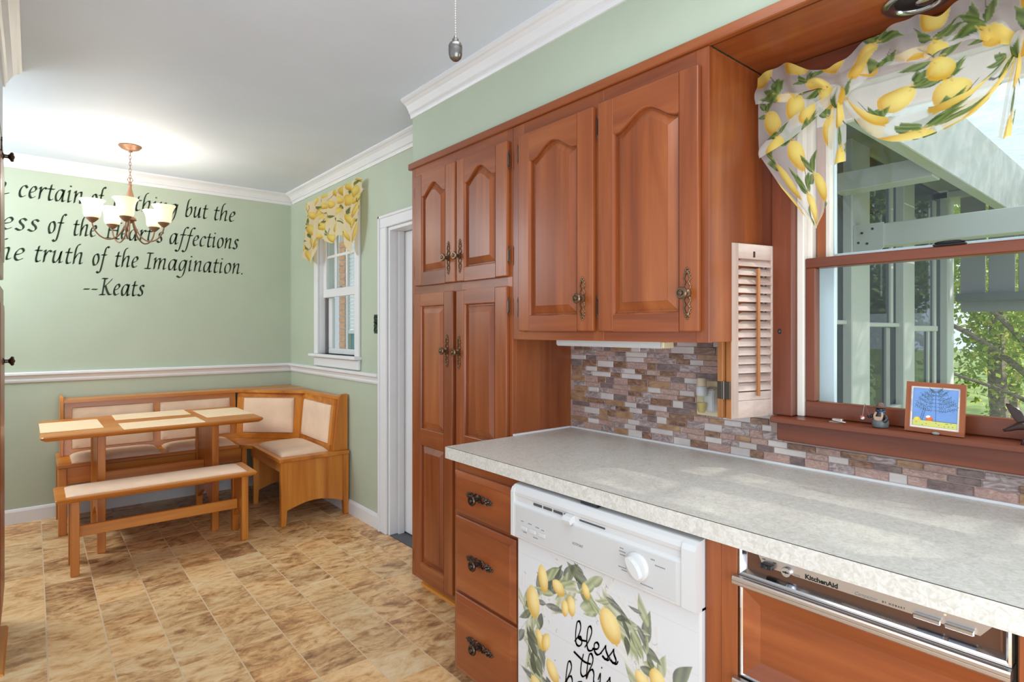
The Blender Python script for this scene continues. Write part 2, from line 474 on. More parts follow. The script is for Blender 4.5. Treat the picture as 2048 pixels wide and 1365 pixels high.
def sheet(name, nu, nv, P, canvas, material, parent=None, uvmap=None, smooth=True):
    """grid mesh; P(u,v) arrays -> xyz; colours sampled from the canvas"""
    vv, uu = np.mgrid[0:nv+1, 0:nu+1].astype(np.float64); uu /= nu; vv /= nv
    u, v = uu.ravel(), vv.ravel()
    X, Y, Z = P(u, v)
    co = np.stack([X, Y, Z], 1)
    off = LOC.get(parent.name, Vector()) if parent else Vector()
    co = co - np.array(off)
    idx = np.arange((nu+1)*(nv+1)).reshape(nv+1, nu+1)
    quads = np.stack([idx[:-1, :-1], idx[:-1, 1:], idx[1:, 1:], idx[1:, :-1]], -1).reshape(-1, 4)
    me = bpy.data.meshes.new(name)
    me.vertices.add(len(co)); me.vertices.foreach_set('co', co.astype(np.float32).ravel())
    me.loops.add(quads.size); me.loops.foreach_set('vertex_index', quads.astype(np.int32).ravel())
    me.polygons.add(len(quads)); me.polygons.foreach_set('loop_start', np.arange(0, quads.size, 4, dtype=np.int32))
    me.polygons.foreach_set('loop_total', np.full(len(quads), 4, np.int32))
    me.update(calc_edges=True)
    if smooth: me.polygons.foreach_set('use_smooth', np.ones(len(quads), bool))
    ca = me.color_attributes.new('paint', 'FLOAT_COLOR', 'POINT')
    cu, cv = (uvmap(u, v) if uvmap else (u, v))
    ca.data.foreach_set('color', canvas.sample(cu % 1.000001, cv % 1.000001).astype(np.float32).ravel())
    me.materials.append(material)
    o = bpy.data.objects.new(name, me); COL.objects.link(o)
    if parent: o.parent = parent
    LOC[o.name] = off.copy()
    return o

# ------------------------------------------------------------------ pen strokes (lettering)
def pen(bm, pts, nib, ang, wmin, P, smooth_n=5, closed=False):
    q = spline([(x, y, 0) for x, y in pts], smooth_n, closed) if len(pts) > 2 else [Vector((x, y, 0)) for x, y in pts]
    if closed: q.append(q[0])
    n = Vector((math.cos(ang)*nib, math.sin(ang)*nib, 0))
    for a, b in zip(q, q[1:]):
        d = b - a
        if d.length < 1e-7: continue
        d.normalize(); pr = Vector((-d.y, d.x, 0)) * wmin; ex = d * wmin*0.5
        for s in (n, pr):
            aa, bb = a - ex, b + ex
            c = [aa - s, aa + s, bb + s, bb - s]
            if (c[1]-c[0]).cross(c[3]-c[0]).length < 1e-12: continue
            bm.faces.new([bm.verts.new(P(v.x, v.y)) for v in c])
GL = {  # strokes of an italic hand: (advance, [strokes])
 'a': (.86, [[(.62,.86),(.45,1),(.2,.88),(.05,.5),(.1,.1),(.26,.0),(.45,.25),(.62,.86)], [(.68,1),(.6,.3),(.62,.05),(.7,.0),(.86,.14)]]),
 'b': (.72, [[(.36,1.72),(.2,1.62),(.1,1.1),(.05,.2),(.15,.0),(.35,.04),(.56,.4),(.56,.8),(.42,.97),(.2,.75),(.08,.5)]]),
 'c': (.62, [[(.58,.8),(.42,.98),(.2,.86),(.06,.5),(.09,.13),(.26,.0),(.52,.15)]]),
 'd': (.86, [[(.62,.86),(.45,1),(.2,.88),(.05,.5),(.1,.1),(.26,.0),(.45,.25),(.62,.86)], [(.8,1.7),(.72,1.65),(.6,.3),(.62,.05),(.7,.0),(.86,.14)]]),
 'e': (.62, [[(.08,.45),(.35,.55),(.52,.76),(.43,.98),(.25,.94),(.08,.6),(.08,.2),(.26,.0),(.54,.17)]]),
 'f': (.58, [[(.78,1.62),(.62,1.72),(.44,1.5),(.3,.8),(.18,0),(.05,-.55),(-.12,-.68),(-.3,-.56)], [(.05,.95),(.6,.95)]]),
 'g': (.8, [[(.62,.86),(.45,1),(.2,.88),(.05,.5),(.1,.1),(.26,.0),(.45,.25),(.62,.86)], [(.68,1),(.58,.0),(.45,-.5),(.2,-.68),(-.08,-.55)]]),
 'h': (.82, [[(.4,1.7),(.26,1.66),(.12,1.2),(.08,0)], [(.1,.4),(.3,.85),(.5,1),(.6,.85),(.55,.25),(.6,.02),(.8,.15)]]),
 'i': (.4, [[(0,.86),(.13,1),(.1,.2),(.17,.0),(.34,.15)], [(.16,1.42),(.17,1.38)]]),
 'l': (.4, [[(.38,1.7),(.24,1.65),(.12,1.1),(.08,.2),(.16,0),(.34,.15)]]),
 'm': (1.25, [[(0,.86),(.13,1),(.1,0)], [(.1,.4),(.28,.85),(.45,1),(.55,.85),(.5,0)], [(.52,.4),(.7,.85),(.9,1),(1.0,.85),(.95,.25),(1.0,.02),(1.2,.15)]]),
 'n': (.82, [[(0,.86),(.13,1),(.1,0)], [(.1,.4),(.3,.85),(.5,1),(.6,.85),(.55,.25),(.6,.02),(.8,.15)]]),
 'o': (.72, [[(.36,1),(.16,.86),(.05,.45),(.15,.05),(.32,0),(.54,.2),(.62,.6),(.52,.92),(.36,1)]]),
 'r': (.58, [[(0,.86),(.13,1),(.12,.5),(.1,0)], [(.11,.45),(.3,.88),(.42,1),(.58,.9)]]),
 's': (.58, [[(.54,.86),(.38,1),(.2,.88),(.22,.65),(.42,.4),(.44,.15),(.26,0),(.02,.13)]]),
 't': (.5, [[(.24,1.32),(.17,.7),(.14,.25),(.2,.02),(.33,.0),(.48,.13)], [(0,.95),(.5,.95)]]),
 'u': (.84, [[(0,.86),(.13,1),(.08,.3),(.15,.03),(.3,.05),(.5,.4),(.62,1)], [(.62,1),(.57,.25),(.62,.02),(.82,.15)]]),
 'I': (.55, [[(.27,1.45),(.2,0)], [(.0,1.45),(.54,1.45)], [(-.06,0),(.46,0)]]),
 'H': (1.2, [[(.22,1.45),(.15,0)], [(0,1.45),(.45,1.45)], [(-.08,0),(.4,0)], [(1.0,1.45),(.93,0)], [(.78,1.45),(1.25,1.45)], [(.7,0),(1.18,0)], [(.2,.75),(.97,.75)]]),
 'K': (1.05, [[(.25,1.45),(.18,0)], [(0,1.45),(.5,1.45)], [(-.08,0),(.42,0)], [(.92,1.45),(.55,1.0),(.22,.7)], [(.35,.82),(.6,.3),(.8,.04),(1.02,.06)]]),
 '-': (.5, [[(.02,.45),(.42,.45)]]), '.': (.3, [[(.1,.04),(.12,.0)]]), "'": (.25, [[(.2,1.5),(.12,1.2)]]), ' ': (.45, []),
}
def word(bm, text, x0, x1, z0, xh, P, nib=.13, ang=math.radians(40), slant=.13):
    adv = sum(GL[c][0] + .12 for c in text) - .12
    sx = (x1 - x0)/(adv*xh); x = 0
    for c in text:
        a, st = GL[c]
        for s in st:
            pts = [(x0 + (x + px + slant*py)*xh*sx, z0 + py*xh) for px, py in s]
            pen(bm, pts, nib*xh, ang, .022*xh, P)
            if len(s) == 2 and abs(s[0][0]-s[1][0]) < .05 and abs(s[0][1]-s[1][1]) < .06:
                pen(bm, pts, nib*xh*0.9, math.radians(-45), .05*xh, P)
        x += a + .12
def text_obj(name, body, size, o, right, up, m, parent=None, sx=1.0, bold=0.0, shear=0.0, align='LEFT', spacing=1.0):
    cu = bpy.data.curves.new('txt', 'FONT'); cu.body = body; cu.size = size; cu.offset = bold; cu.shear = shear
    cu.align_x = align; cu.space_character = spacing; cu.extrude = 0.0002; cu.resolution_u = 3
    ob = bpy.data.objects.new('txt', cu); COL.objects.link(ob)
    dg = bpy.context.evaluated_depsgraph_get(); dg.update()
    me = bpy.data.meshes.new_from_object(ob.evaluated_get(dg))
    bpy.data.objects.remove(ob); bpy.data.curves.remove(cu)
    r, u_ = Vector(right), Vector(up); n = r.cross(u_)
    off = LOC.get(parent.name, Vector()) if parent else Vector()
    for v in me.vertices:
        v.co = Vector(o) + r*(v.co.x*sx) + u_*v.co.y + n*v.co.z - off
    me.materials.clear(); me.materials.append(m); me.name = name
    t = bpy.data.objects.new(name, me); COL.objects.link(t)
    if parent: t.parent = parent
    LOC[t.name] = off.copy()
    return t

# ================================================================== SETTING
XP = 1.474      # face frames of pantry and wall cabinets
XD = 1.456      # their door faces
XW = 1.81       # kitchen window wall
XR = 1.713      # dining right wall
YB = 5.04       # dining back wall
ZC = 2.44       # ceiling
YS = 2.575      # where the soffit and pantry end

def wall_x(name, x0, x1, y0, y1, z0, z1, holes, m):
    bm = B(); ys = sorted({y0, y1, *[h[0] for h in holes], *[h[1] for h in holes]})
    for a, b in zip(ys, ys[1:]):
        hs = [h for h in holes if h[0] <= a and h[1] >= b]
        z = z0
        for h in sorted(hs, key=lambda q: q[2]):
            if h[2] > z: box(bm, x0, x1, a, b, z, h[2])
            z = h[3]
        if z < z1: box(bm, x0, x1, a, b, z, z1)
    bmesh.ops.remove_doubles(bm, verts=bm.verts, dist=1e-5)
    return obj(name, bm, m, kind='structure')

# floor: grout bed with separate vinyl tiles
floor = boxo('floor', (-1.05, 2.1, -1.6, YB, -0.06, -0.0012), GROUT, kind='structure')
tp = B()
PX, PY = 0.192, 0.2015
box(tp, -PX/2+0.0028, PX/2-0.0028, -PY/2+0.002, PY/2-0.002, -0.006, 0.0)
tile0 = None
X0, Y0 = 0.045 + PX/2, 3.297 - PY/2
for i in range(-6, 10):
    for j in range(-12, 10):
        cx, cy = X0 + i*PX, Y0 + j*PY
        xa, xb = cx - PX/2 + .002, cx + PX/2 - .002; ya, yb = cy - PY/2 + .002, cy + PY/2 - .002
        xb2 = min(xb, XR - .002 if cy > YS else 1.55); yb2 = min(yb, YB - .002)
        if xa > xb2 - .02 or ya > yb2 - .02 or cx < -1.0: continue
        if cy < 0.9 or (cx < -.25 and cy < 3.3): continue
        if tile0 is None:
            bm = tp.copy(); t = obj('tile', bm, FLOORT, floor); tile0 = t
        elif xb2 < xb - 1e-4 or yb2 < yb - 1e-4:
            bm = B(); box(bm, xa - cx, xb2 - cx, ya - cy, yb2 - cy, -.006, 0); t = obj('tile', bm, FLOORT, floor)
        else:
            t = tile0.copy(); COL.objects.link(t)
        t.location = (cx, cy, 0)
tp.free()
# the part of the floor nearer than the picture shows: one slab of the same vinyl
boxo('vinyl_sheet', (-1.0, 1.55, -1.5, Y0 - 11.5*PY - .003, -.006, 0), FLOORT, floor)

boxo('ceiling', (-1.05, 2.1, -1.6, YB + .1, ZC, ZC + .1), CEIL, kind='structure')
boxo('wall_back', (-1.15, XR + .1, YB, YB + .12, 0, ZC), GREEN, kind='structure')
boxo('wall_left', (-1.15, -1.05, 3.4, YB, 0, ZC), GREEN, kind='structure')
wall_x('wall_right', XR, XR + .12, YS, YB, 0, ZC, [(3.72, 4.41, 1.10, 2.16), (2.60, 3.27, 0, 1.925)], GREEN)
wall_x('wall_kitchen', XW, XW + .10, -1.2, YS, 0, ZC, [(-.35, .80, 1.0, 1.985)], GREEN)
# bulkhead over the cabinets
boxo('wall_bulkhead', (XP + .012, XW, -1.2, YS, 2.12, ZC), GREEN, kind='structure')
boxo('wall_left_bulkhead', (-.75, -.101, 1.9, 3.4, 2.12, ZC), CEIL, kind='structure')
boxo('wall_left_end', (-1.05, -.75, 3.30, 3.4, 0, ZC), GREEN, kind='structure')

def crown_pts(s=1.0):  # (out from wall, down from ceiling)
    return [(0, 0), (.066*s, 0), (.066*s, -.010), (.058*s, -.016), (.050*s, -.019), (.036*s, -.030), (.026*s, -.046), (.020*s, -.056), (.020*s, -.062), (.012*s, -.066), (.012*s, -.074), (.008*s, -.086), (0, -.086)]
def crown(name, axis, wallpos, sign, a0, a1):
    bm = B(); pts = [(wallpos + sign*o, ZC + d) for o, d in crown_pts()]
    prism(bm, pts, axis, a0, a1)
    return obj(name, bm, WHITE, kind='structure')
crown('trim_1', 'x', YB, -1, -1.05, XR - .0)          # back wall
crown('trim_2', 'y', XR, -1, YS + .005, YB - .066)      # dining right wall
crown('trim_3', 'y', XP + .012, -1, -1.2, 2.58)       # bulkhead
crown('trim_4', 'y', -.101, 1, 1.9, 3.385)             # left bulkhead
def rail_pts(): return [(0, .930), (.010, .932), (.014, .944), (.012, .956), (.018, .972), (.030, .982), (.030, .994), (.022, 1.0), (0, 1.0)]
bm = B(); prism(bm, [(YB - o, z) for o, z in rail_pts()], 'x', -1.05, XR); obj('trim_5', bm, WHITE, kind='structure')
bm = B(); prism(bm, [(XR - o, z) for o, z in rail_pts()], 'y', 3.375, YB - .03); obj('trim_6', bm, WHITE, kind='structure')
def base_pts(): return [(0, 0), (.014, 0), (.014, .078), (.009, .092), (0, .096)]
bm = B(); prism(bm, [(YB - o, z) for o, z in base_pts()], 'x', -1.05, XR); obj('baseboard_back', bm, WHITE, kind='structure')
bm = B(); prism(bm, [(XR - o, z) for o, z in base_pts()], 'y', 3.375, YB - .014); obj('baseboard_right', bm, WHITE, kind='structure')

# ---- doorway on the dining right wall
door1 = thing('door_1', None, None, (XR, 2.93, 0)); door1['kind'] = 'structure'
boxo('casing', (XR - .018, XR, 3.27, 3.365, 0, 1.925), WHITE, door1, .004)
boxo('casing', (XR - .018, XR, YS + .005, 3.365, 1.925, 1.998), WHITE, door1, .004)
boxo('backband', (XR - .026, XR, 3.348, 3.368, 0, 2.003), WHITE, door1, .003)
boxo('backband', (XR - .026, XR, YS + .005, 3.368, 1.985, 2.003), WHITE, door1, .003)
boxo('jamb', (XR - .002, XR + .125, 3.248, 3.27, 0, 1.925), WHITE, door1, .002)
boxo('jamb', (XR - .002, XR + .125, 2.60, 3.248, 1.903, 1.925), WHITE, door1, .002)
boxo('door_stop', (XR + .05, XR + .09, 3.225, 3.248, 0, 1.903), WHITE, door1, .002)
slab = boxo('door_slab', (XR + .092, XR + .13, 2.62, 3.244, .012, 1.9), WHITE, door1, .002)
for (a, b_, c, d_) in ((2.70, 3.02, .15, .85), (2.70, 3.02, .98, 1.78)):
    bm = B()
    loft(bm, [[(XR + .092 - dd, y, z) for y, z in ((a+o, c+o), (b_-o, c+o), (b_-o, d_-o), (a+o, d_-o))] for o, dd in ((0, .0), (.012, .008), (.03, .008), (.045, .002))], True, False, True)
    obj('raised_panel', bm, WHITE, slab)
boxo('threshold', (XR + .0, XR + .6, 2.60, 3.25, -.01, .004), mat('dark_threshold', rgb(84, 84, 88), .5), door1)

# ---- dining window on the right wall
win1 = thing('window_1', None, None, (XR, 4.06, 1.1)); win1['kind'] = 'structure'
boxo('casing', (XR - .018, XR, 4.40, 4.468, 1.10, 2.16), WHITE, win1, .004)
boxo('casing', (XR - .018, XR, 3.662, 3.73, 1.10, 2.16), WHITE, win1, .004)
boxo('casing', (XR - .018, XR, 3.662, 4.468, 2.16, 2.235), WHITE, win1, .004)
boxo('jamb', (XR, XR + .12, 4.395, 4.41, 1.10, 2.16), WHITE, win1)
boxo('jamb', (XR, XR + .12, 3.72, 3.735, 1.10, 2.16), WHITE, win1)
boxo('jamb', (XR, XR + .12, 3.72, 4.41, 2.145, 2.16), WHITE, win1)
boxo('window_stool', (XR - .055, XR + .12, 3.655, 4.495, 1.078, 1.10), WHITE, win1, .006, 2)
boxo('apron', (XR - .020, XR, 3.662, 4.462, 1.008, 1.078), WHITE, win1, .004)
boxo('side_track', (XR + .045, XR + .07, 4.375, 4.394, 1.10, 1.53), mat('zinc_track', rgb(110, 108, 106), .4, .5), win1)
# upper sash lowered in front, three panes wide
sx0, sx1 = XR + .03, XR + .058
boxo('sash_rail', (sx0, sx1, 3.735, 4.395, 1.532, 1.595), WHITE, win1, .003)
boxo('sash_rail', (sx0, sx1, 3.735, 4.395, 2.09, 2.145), WHITE, win1, .003)
boxo('sash_stile', (sx0, sx1, 4.345, 4.395, 1.595, 2.09), WHITE, win1, .003)
boxo('sash_stile', (sx0, sx1, 3.735, 3.785, 1.595, 2.09), WHITE, win1, .003)
for y in (3.965, 4.155): boxo('muntin', (sx0 + .004, sx1 - .004, y, y + .022, 1.595, 2.09), WHITE, win1, .003)
boxo('muntin', (sx0 + .006, sx1 - .006, 3.785, 4.345, 1.83, 1.852), WHITE, win1, .003)
for a, b_ in ((3.785, 3.965), (3.987, 4.155), (4.177, 4.345)):
    for c, d_ in ((1.595, 1.83), (1.852, 2.09)):
        boxo('pane', (sx0 + .012, sx0 + .016, a, b_, c, d_), GLASS, win1)
boxo('sash_rail', (sx0 + .034, sx1 + .034, 3.735, 4.375, 1.10, 1.14), WHITE, win1, .003)
boxo('sash_stile', (sx0 + .034, sx1 + .034, 4.315, 4.375, 1.14, 1.53), WHITE, win1, .003)
boxo('sash_stile', (sx0 + .034, sx1 + .034, 3.735, 3.79, 1.14, 1.53), WHITE, win1, .003)
boxo('pane', (sx0 + .045, sx0 + .049, 3.79, 4.315, 1.14, 1.53), GLASS, win1)
bm = B(); box(bm, sx0 - .012, sx0, 4.03, 4.07, 1.595, 1.603, .002); ball(bm, (sx0 - .006, 4.05, 1.607), .006, .014, .006)
obj('sash_lock', bm, CHROME, win1)

# ---- kitchen window over the counter
win2 = thing('window_2', None, None, (XW, .22, 1.0)); win2['kind'] = 'structure'
ywr = -.35
boxo('casing', (XW - .028, XW - .002, .864, .918, 1.015, 2.09), D_V, win2, .002)
boxo('casing', (XW - .042, XW - .002, .80, .864, 1.018, 2.09), D_V, win2, .003)
boxo('head_board', (XW - .030, XW - .002, -.8, .80, 1.985, 2.09), D_H, win2, .002)
WTRACK = mat('cream_track', rgb(226, 216, 204), .4)
boxo('track', (XW - .012, XW + .012, .778, .80, 1.018, 1.985), WTRACK, win2, .003)
boxo('track', (XW + .012, XW + .05, .764, .80, 1.018, 1.985), WTRACK, win2, .003)
# lower sash
boxo('sash_stile', (XW - .0036, XW + .0296, .748, .7776, 1.0655, 1.4685), D_V, win2, .003)
boxo('sash_rail', (XW - .004, XW + .03, ywr, .778, 1.468, 1.498), D_H, win2, .003)
boxo('sash_rail', (XW - .004, XW + .03, ywr, .778, 1.018, 1.066), D_H, win2, .003)
boxo('pane', (XW + .012, XW + .016, ywr, .748, 1.066, 1.468), GLASS, win2)
bm = B(); box(bm, XW - .006, XW + .012, .385, .455, 1.498, 1.504, .002); ball(bm, (XW + .003, .42, 1.507), .012, .034, .006)
obj('sash_lock', bm, BLACKP, win2)
# upper sash, set back
boxo('sash_stile', (XW + .0364, XW + .0656, .735, .7616, 1.4995, 1.9005), W_V, win2, .003)
boxo('glazing_bead', (XW + .036, XW + .062, .722, .735, 1.50, 1.90), WTRACK, win2, .002)
boxo('sash_rail', (XW + .036, XW + .066, ywr, .762, 1.47, 1.50), D_H, win2, .003)
boxo('sash_rail', (XW + .036, XW + .066, ywr, .762, 1.90, 1.985), WHITE, win2, .003)
boxo('pane', (XW + .05, XW + .054, ywr, .722, 1.50, 1.90), GLASS, win2)
# storm frame of white aluminium outside
STORM = mat('white_aluminium', rgb(214, 222, 230), .35)
boxo('storm_frame', (XW + .085, XW + .105, .728, .775, 1.03, 1.95), STORM, win2, .002)
boxo('storm_frame', (XW + .085, XW + .105, ywr, .728, 1.488, 1.515), STORM, win2, .002)
boxo('storm_frame', (XW + .085, XW + .105, ywr, .728, 1.03, 1.056), STORM, win2, .002)
boxo('storm_frame', (XW + .085, XW + .105, ywr, .728, 1.92, 1.95), STORM, win2, .002)
# stool and apron
boxo('window_stool', (XW - .085, XW + .03, -.8, .848, 1.000, 1.018), D_H, win2, .003)
boxo('apron', (XW - .060, XW - .002, -.8, .838, .945, 1.000), D_H, win2, .003)
# wooden ceiling panel above the window bay and the long trim board
boxo('trim_7', (XP + .02, XW - .002, -1.0, .899, 2.092, 2.118), W_H, kind='structure')
boxo('trim_8', (XP - .010, XP + .012, -1.0, 2.585, 2.090, 2.122), W_H, bev=.003, kind='structure')

# ---- mosaic backsplash: tiles as parts of the kitchen wall
wk = bpy.data.objects['wall_kitchen']
boxo('grout_bed', (XW - .0045, XW, .845, 1.77, .86, 1.25), SPLG, wk)
boxo('grout_bed', (XW - .0045, XW, -.6, .845, .86, .95), SPLG, wk)
rs = random.Random(11)
bigs = [(.26, .20, .18, .12, .16, .08)]
z = .866; row = 0; count = 0
heights = [.0262, .0200, .0200]
unit = {}
last = -1
while z < 1.245:
    h = heights[row % 3]; z1 = z + h - .0022
    y = 1.772 - rs.random()*.03
    yend = .88 if z > .95 else -.12
    while y > yend:
        wd = rs.choice([.044, .068, .085, .098, .07] if h > .022 else [.056, .07, .084, .10, .062])
        k = rs.choices(range(6), (.27, .25, .15, .09, .14, .10))[0]
        if k == last: k = (k + 1 + rs.randrange(4)) % 6
        last = k
        y2 = max(y - wd + .0022, yend)
        yt = min(y, 1.772)
        if yt - y2 > .012 and not (z1 > .945 and y2 < .84 and yt < .84) and count < 298:
            key = (round(yt - y2, 4), round(z1 - z, 4), k)
            if key in unit: t = unit[key].copy(); COL.objects.link(t)
            else:
                bm = B(); d_ = .009 if k in (1, 2) else .0075
                box(bm, -d_, -.003, -(yt-y2)/2, (yt-y2)/2, -(z1-z)/2, (z1-z)/2, .0012)
                t = obj('tile', bm, SPL[k], wk); unit[key] = t
            t.location = (XW + rs.random()*.0008, (yt+y2)/2, (z+z1)/2)
            count += 1
        y -= wd
    z += h; row += 1
for (a, b_) in ((1.76, -.7),):
    boxo('caulk_strip', (XW - .016, XW - .0045, -.7, 1.762, .859, .866), WHITE, wk)

# ================================================================== CABINETS
def knob_mesh(bm, x, y, z, s=1.0):
    lathe(bm, [(.0115*s, 0), (.0115*s, -.003*s), (.006*s, -.006*s), (.0055*s, -.014*s), (.009*s, -.018*s), (.0145*s, -.021*s), (.0155*s, -.025*s), (.013*s, -.0285*s), (.0095*s, -.0285*s), (.009*s, -.0265*s), (.0065*s, -.0265*s), (.0055*s, -.030*s), (.001, -.0315*s)], (x, y, z), 'x', 16)
def plate_mesh(bm, x, y, z, horiz=False, L=.066, rich=False):
    """pierced escutcheon: disc, two lozenges, leafy tips"""
    def q(a, b):  # a along the plate, b across
        a *= 1.10; b *= 1.12
        return (x - .002, y + (-a if horiz else b), z + (b if horiz else a))
    lathe(bm, [(.013, 0), (.013, -.002), (.010, -.004), (.001, -.004)], (x, y, z), 'x', 14)
    r = .0024 if not rich else .0034
    for s in (1, -1):
        for sd in (1, -1):
            tube(bm, spline([q(s*.010, sd*.006), q(s*.018, sd*.010), q(s*.030, sd*.0045), q(s*.038, sd*.0085), q(s*.048, sd*.0055), q(s*.056, sd*.003)], 4), r, 5)
            for a, b, rr in ((.040, .0095, .0036), (.050, .0075, .0036), (.020, .0095, .003)):
                c = q(s*a, sd*b); ball(bm, c, .0024, rr, rr, 6)
        c = q(s*.056, 0); ball(bm, c, .003, .0058, .0058, 8)
        c = q(s*L, 0); ball(bm, c, .0028, .0035, .0035, 6)
        for sd in (1, -1):
            c = q(s*.060, sd*.0048); ball(bm, c, .0026, .0036, .0036, 6)
        if rich:
            for a, b in ((.028, 0), (.034, .004), (.034, -.004), (.045, 0)):
                c = q(s*a, b); ball(bm, c, .0045, .005, .005, 6)
def hinge_mesh(bm, x, y, z, sgn=1):
    tube(bm, [(x - .002, y, z - .020), (x - .002, y, z + .020)], .0022, 6)
    for s in (1, -1):
        ball(bm, (x - .002, y, z + s*.023), .002, .002, .004, 6)
        ball(bm, (x + .0005, y + sgn*.004, z + s*.028), .0014, .004, .006, 6)
        ball(bm, (x + .0005, y + sgn*.003, z + s*.036), .0012, .0025, .004, 6)
    box(bm, x - .0006, x + .001, y, y + sgn*.006, z - .026, z + .026, .0005)

NA = 26
def contour(y0, y1, z0, zs, za, o, x):
    """opening outline shrunk by o; arched top when za is set"""
    a, b = y0 + o, y1 - o
    pts = [(x, b, z0 + o), (x, a, z0 + o)]
    n = NA if za else 1
    for i in range(n + 1):
        t = i / n; y = a + (b - a)*t
        zz = zs - o
        if za:
            ty = (y - y0)/(y1 - y0); s = min(1, max(0, (ty - .05)/.90))
            zz = zs - o + (za - zs)*(0.5 - 0.5*math.cos(2*math.pi*s))**0.85
        pts.append((x, y, zz))
    return pts
def cab_door(parent, y0, y1, z0, z1, panels, x=XD, th=.018):
    """panels: (y0,y1,z0,zs,za) lowest first"""
    bm = B()
    pa, pb = panels[0][0], panels[0][1]
    box(bm, x, x + th, pb, y1, z0, z1, .004, 2, 0)
    box(bm, x, x + th, y0, pa, z0, z1, .004, 2, 0)
    e = .0004
    zr = z0
    for p in panels:
        fs = prism(bm, [(pa, zr + (.0 if zr == z0 else 0)), (pb, zr), (pb, p[2]), (pa, p[2])], 'x', x + e, x + th - .001, 1)
        zr = p[3]
    p = panels[-1]
    top = [(y, z) for (_, y, z) in contour(*p, 0, 0)[2:]] if p[4] else [(pa, p[3]), (pb, p[3])]
    prism(bm, [(pa, z1 - .002)] + top + [(pb, z1 - .002)], 'x', x + e, x + th - .001, 1)
    box(bm, x + .0142, x + th - .0005, pa - .01, pb + .01, z0 + .01, z1 - .01, 0, 1, 0)
    for p in panels:
        loft(bm, [contour(*p, -.0005, x + .0005), contour(*p, .0025, x + .0018), contour(*p, .005, x + .007), contour(*p, .0055, x + .0145)], True, False, False, 0)
    d = obj('door', bm, [W_V, W_H], parent)
    for p in panels:
        bm = B()
        loft(bm, [contour(*p, .0055, x + .0136), contour(*p, .010, x + .0134), contour(*p, .038, x + .0016), contour(*p, .0385, x + .0004)], True, False, True)
        obj('raised_panel', bm, W_V, d)
    return d
def hardware(d, y, z, x=XD, horiz=False, rich=False, s=1.16, m=BRONZE):
    bm = B(); plate_mesh(bm, x, y, z, horiz, rich=rich); obj('backplate', bm, m, d, True)
    bm = B(); knob_mesh(bm, x - .003, y, z, s); obj('knob', bm, m, d, True)
def hinge(d, y, z, x=XD, sgn=1, m=PEWTER):
    bm = B(); hinge_mesh(bm, x + .006, y, z, sgn); obj('hinge', bm, m, d, True)

# ---- pantry
pan = thing('pantry_cabinet', 'tall cherry pantry cabinet with four doors at the far end of the counter', 'cabinet', (1.6, 2.165, 0))
boxo('carcass', (XP + .018, XW - .003, 1.769, 2.56, .058, 2.09), W_V, pan, .002)
bm = B()
for a, b_ in ((1.7685, 1.80), (2.53, 2.5605), (2.12, 2.19)): box(bm, XP, XP + .0185, a, b_, .05, 2.09, .001, 1, 0)
for a, b_ in ((.05, .10), (1.44, 1.52), (2.02, 2.09)): box(bm, XP + .0004, XP + .018, 1.80, 2.53, a, b_, 0, 1, 1)
obj('face_frame', bm, [W_V, W_H], pan)
boxo('toe_kick', (XP + .05, XP + .07, 1.77, 2.50, 0, .058), W_H, pan)
bm = B(); prism(bm, [(XP + .05, 0), (XP + .026, 0), (XP + .028, .012), (XP + .05, .02)], 'y', 1.77, 2.52)
obj('shoe_moulding', bm, P_Y, pan)
d = cab_door(pan, 2.153, 2.507, 1.498, 2.040, [(2.232, 2.440, 1.560, 1.932, 1.986)]); hardware(d, 2.203, 1.61); hinge(d, 2.511, 1.96); hinge(d, 2.511, 1.57)
d = cab_door(pan, 1.784, 2.140, 1.497, 2.040, [(1.859, 2.080, 1.556, 1.930, 1.984)]); hardware(d, 2.111, 1.61); hinge(d, 1.779, 1.96, sgn=-1); hinge(d, 1.779, 1.58, sgn=-1)
d = cab_door(pan, 2.173, 2.513, .078, 1.459, [(2.243, 2.452, .145, .725, None), (2.243, 2.452, .80, 1.400, None)]); hardware(d, 2.215, 1.186); hinge(d, 2.517, 1.375); hinge(d, 2.517, .75); hinge(d, 2.517, .16)
d = cab_door(pan, 1.786, 2.142, .078, 1.458, [(1.862, 2.080, .145, .725, None), (1.862, 2.080, .815, 1.397, None)]); hardware(d, 2.118, 1.182); hinge(d, 1.781, 1.375, sgn=-1); hinge(d, 1.781, .16, sgn=-1)

# ---- wall cabinet
wc = thing('wall_cabinet', 'cherry wall cabinet with two arched panel doors above the mosaic backsplash', 'cabinet', (1.62, 1.33, 1.244))
boxo('carcass', (XP + .018, XW - .003, .900, 1.7655, 1.246, 2.089), W_V, wc, .001)
bm = B()
for a, b_ in ((.899, .94), (1.29, 1.335), (1.70, 1.7655)): box(bm, XP, XP + .0185, a, b_, 1.244, 2.089, .001, 1, 0)
for a, b_ in ((1.244, 1.30), (2.02, 2.089)): box(bm, XP + .0004, XP + .018, .94, 1.70, a, b_, 0, 1, 1)
obj('face_frame', bm, [W_V, W_H], wc)
d = cab_door(wc, 1.323, 1.714, 1.277, 2.038, [(1.399, 1.650, 1.333, 1.930, 1.978)]); hardware(d, 1.370, 1.389); hinge(d, 1.719, 1.97); hinge(d, 1.719, 1.37)
d = cab_door(wc, .922, 1.301, 1.276, 2.040, [(.987, 1.235, 1.331, 1.922, 1.975)]); hardware(d, .957, 1.387); hinge(d, 1.306, 1.965); hinge(d, 1.306, 1.36)

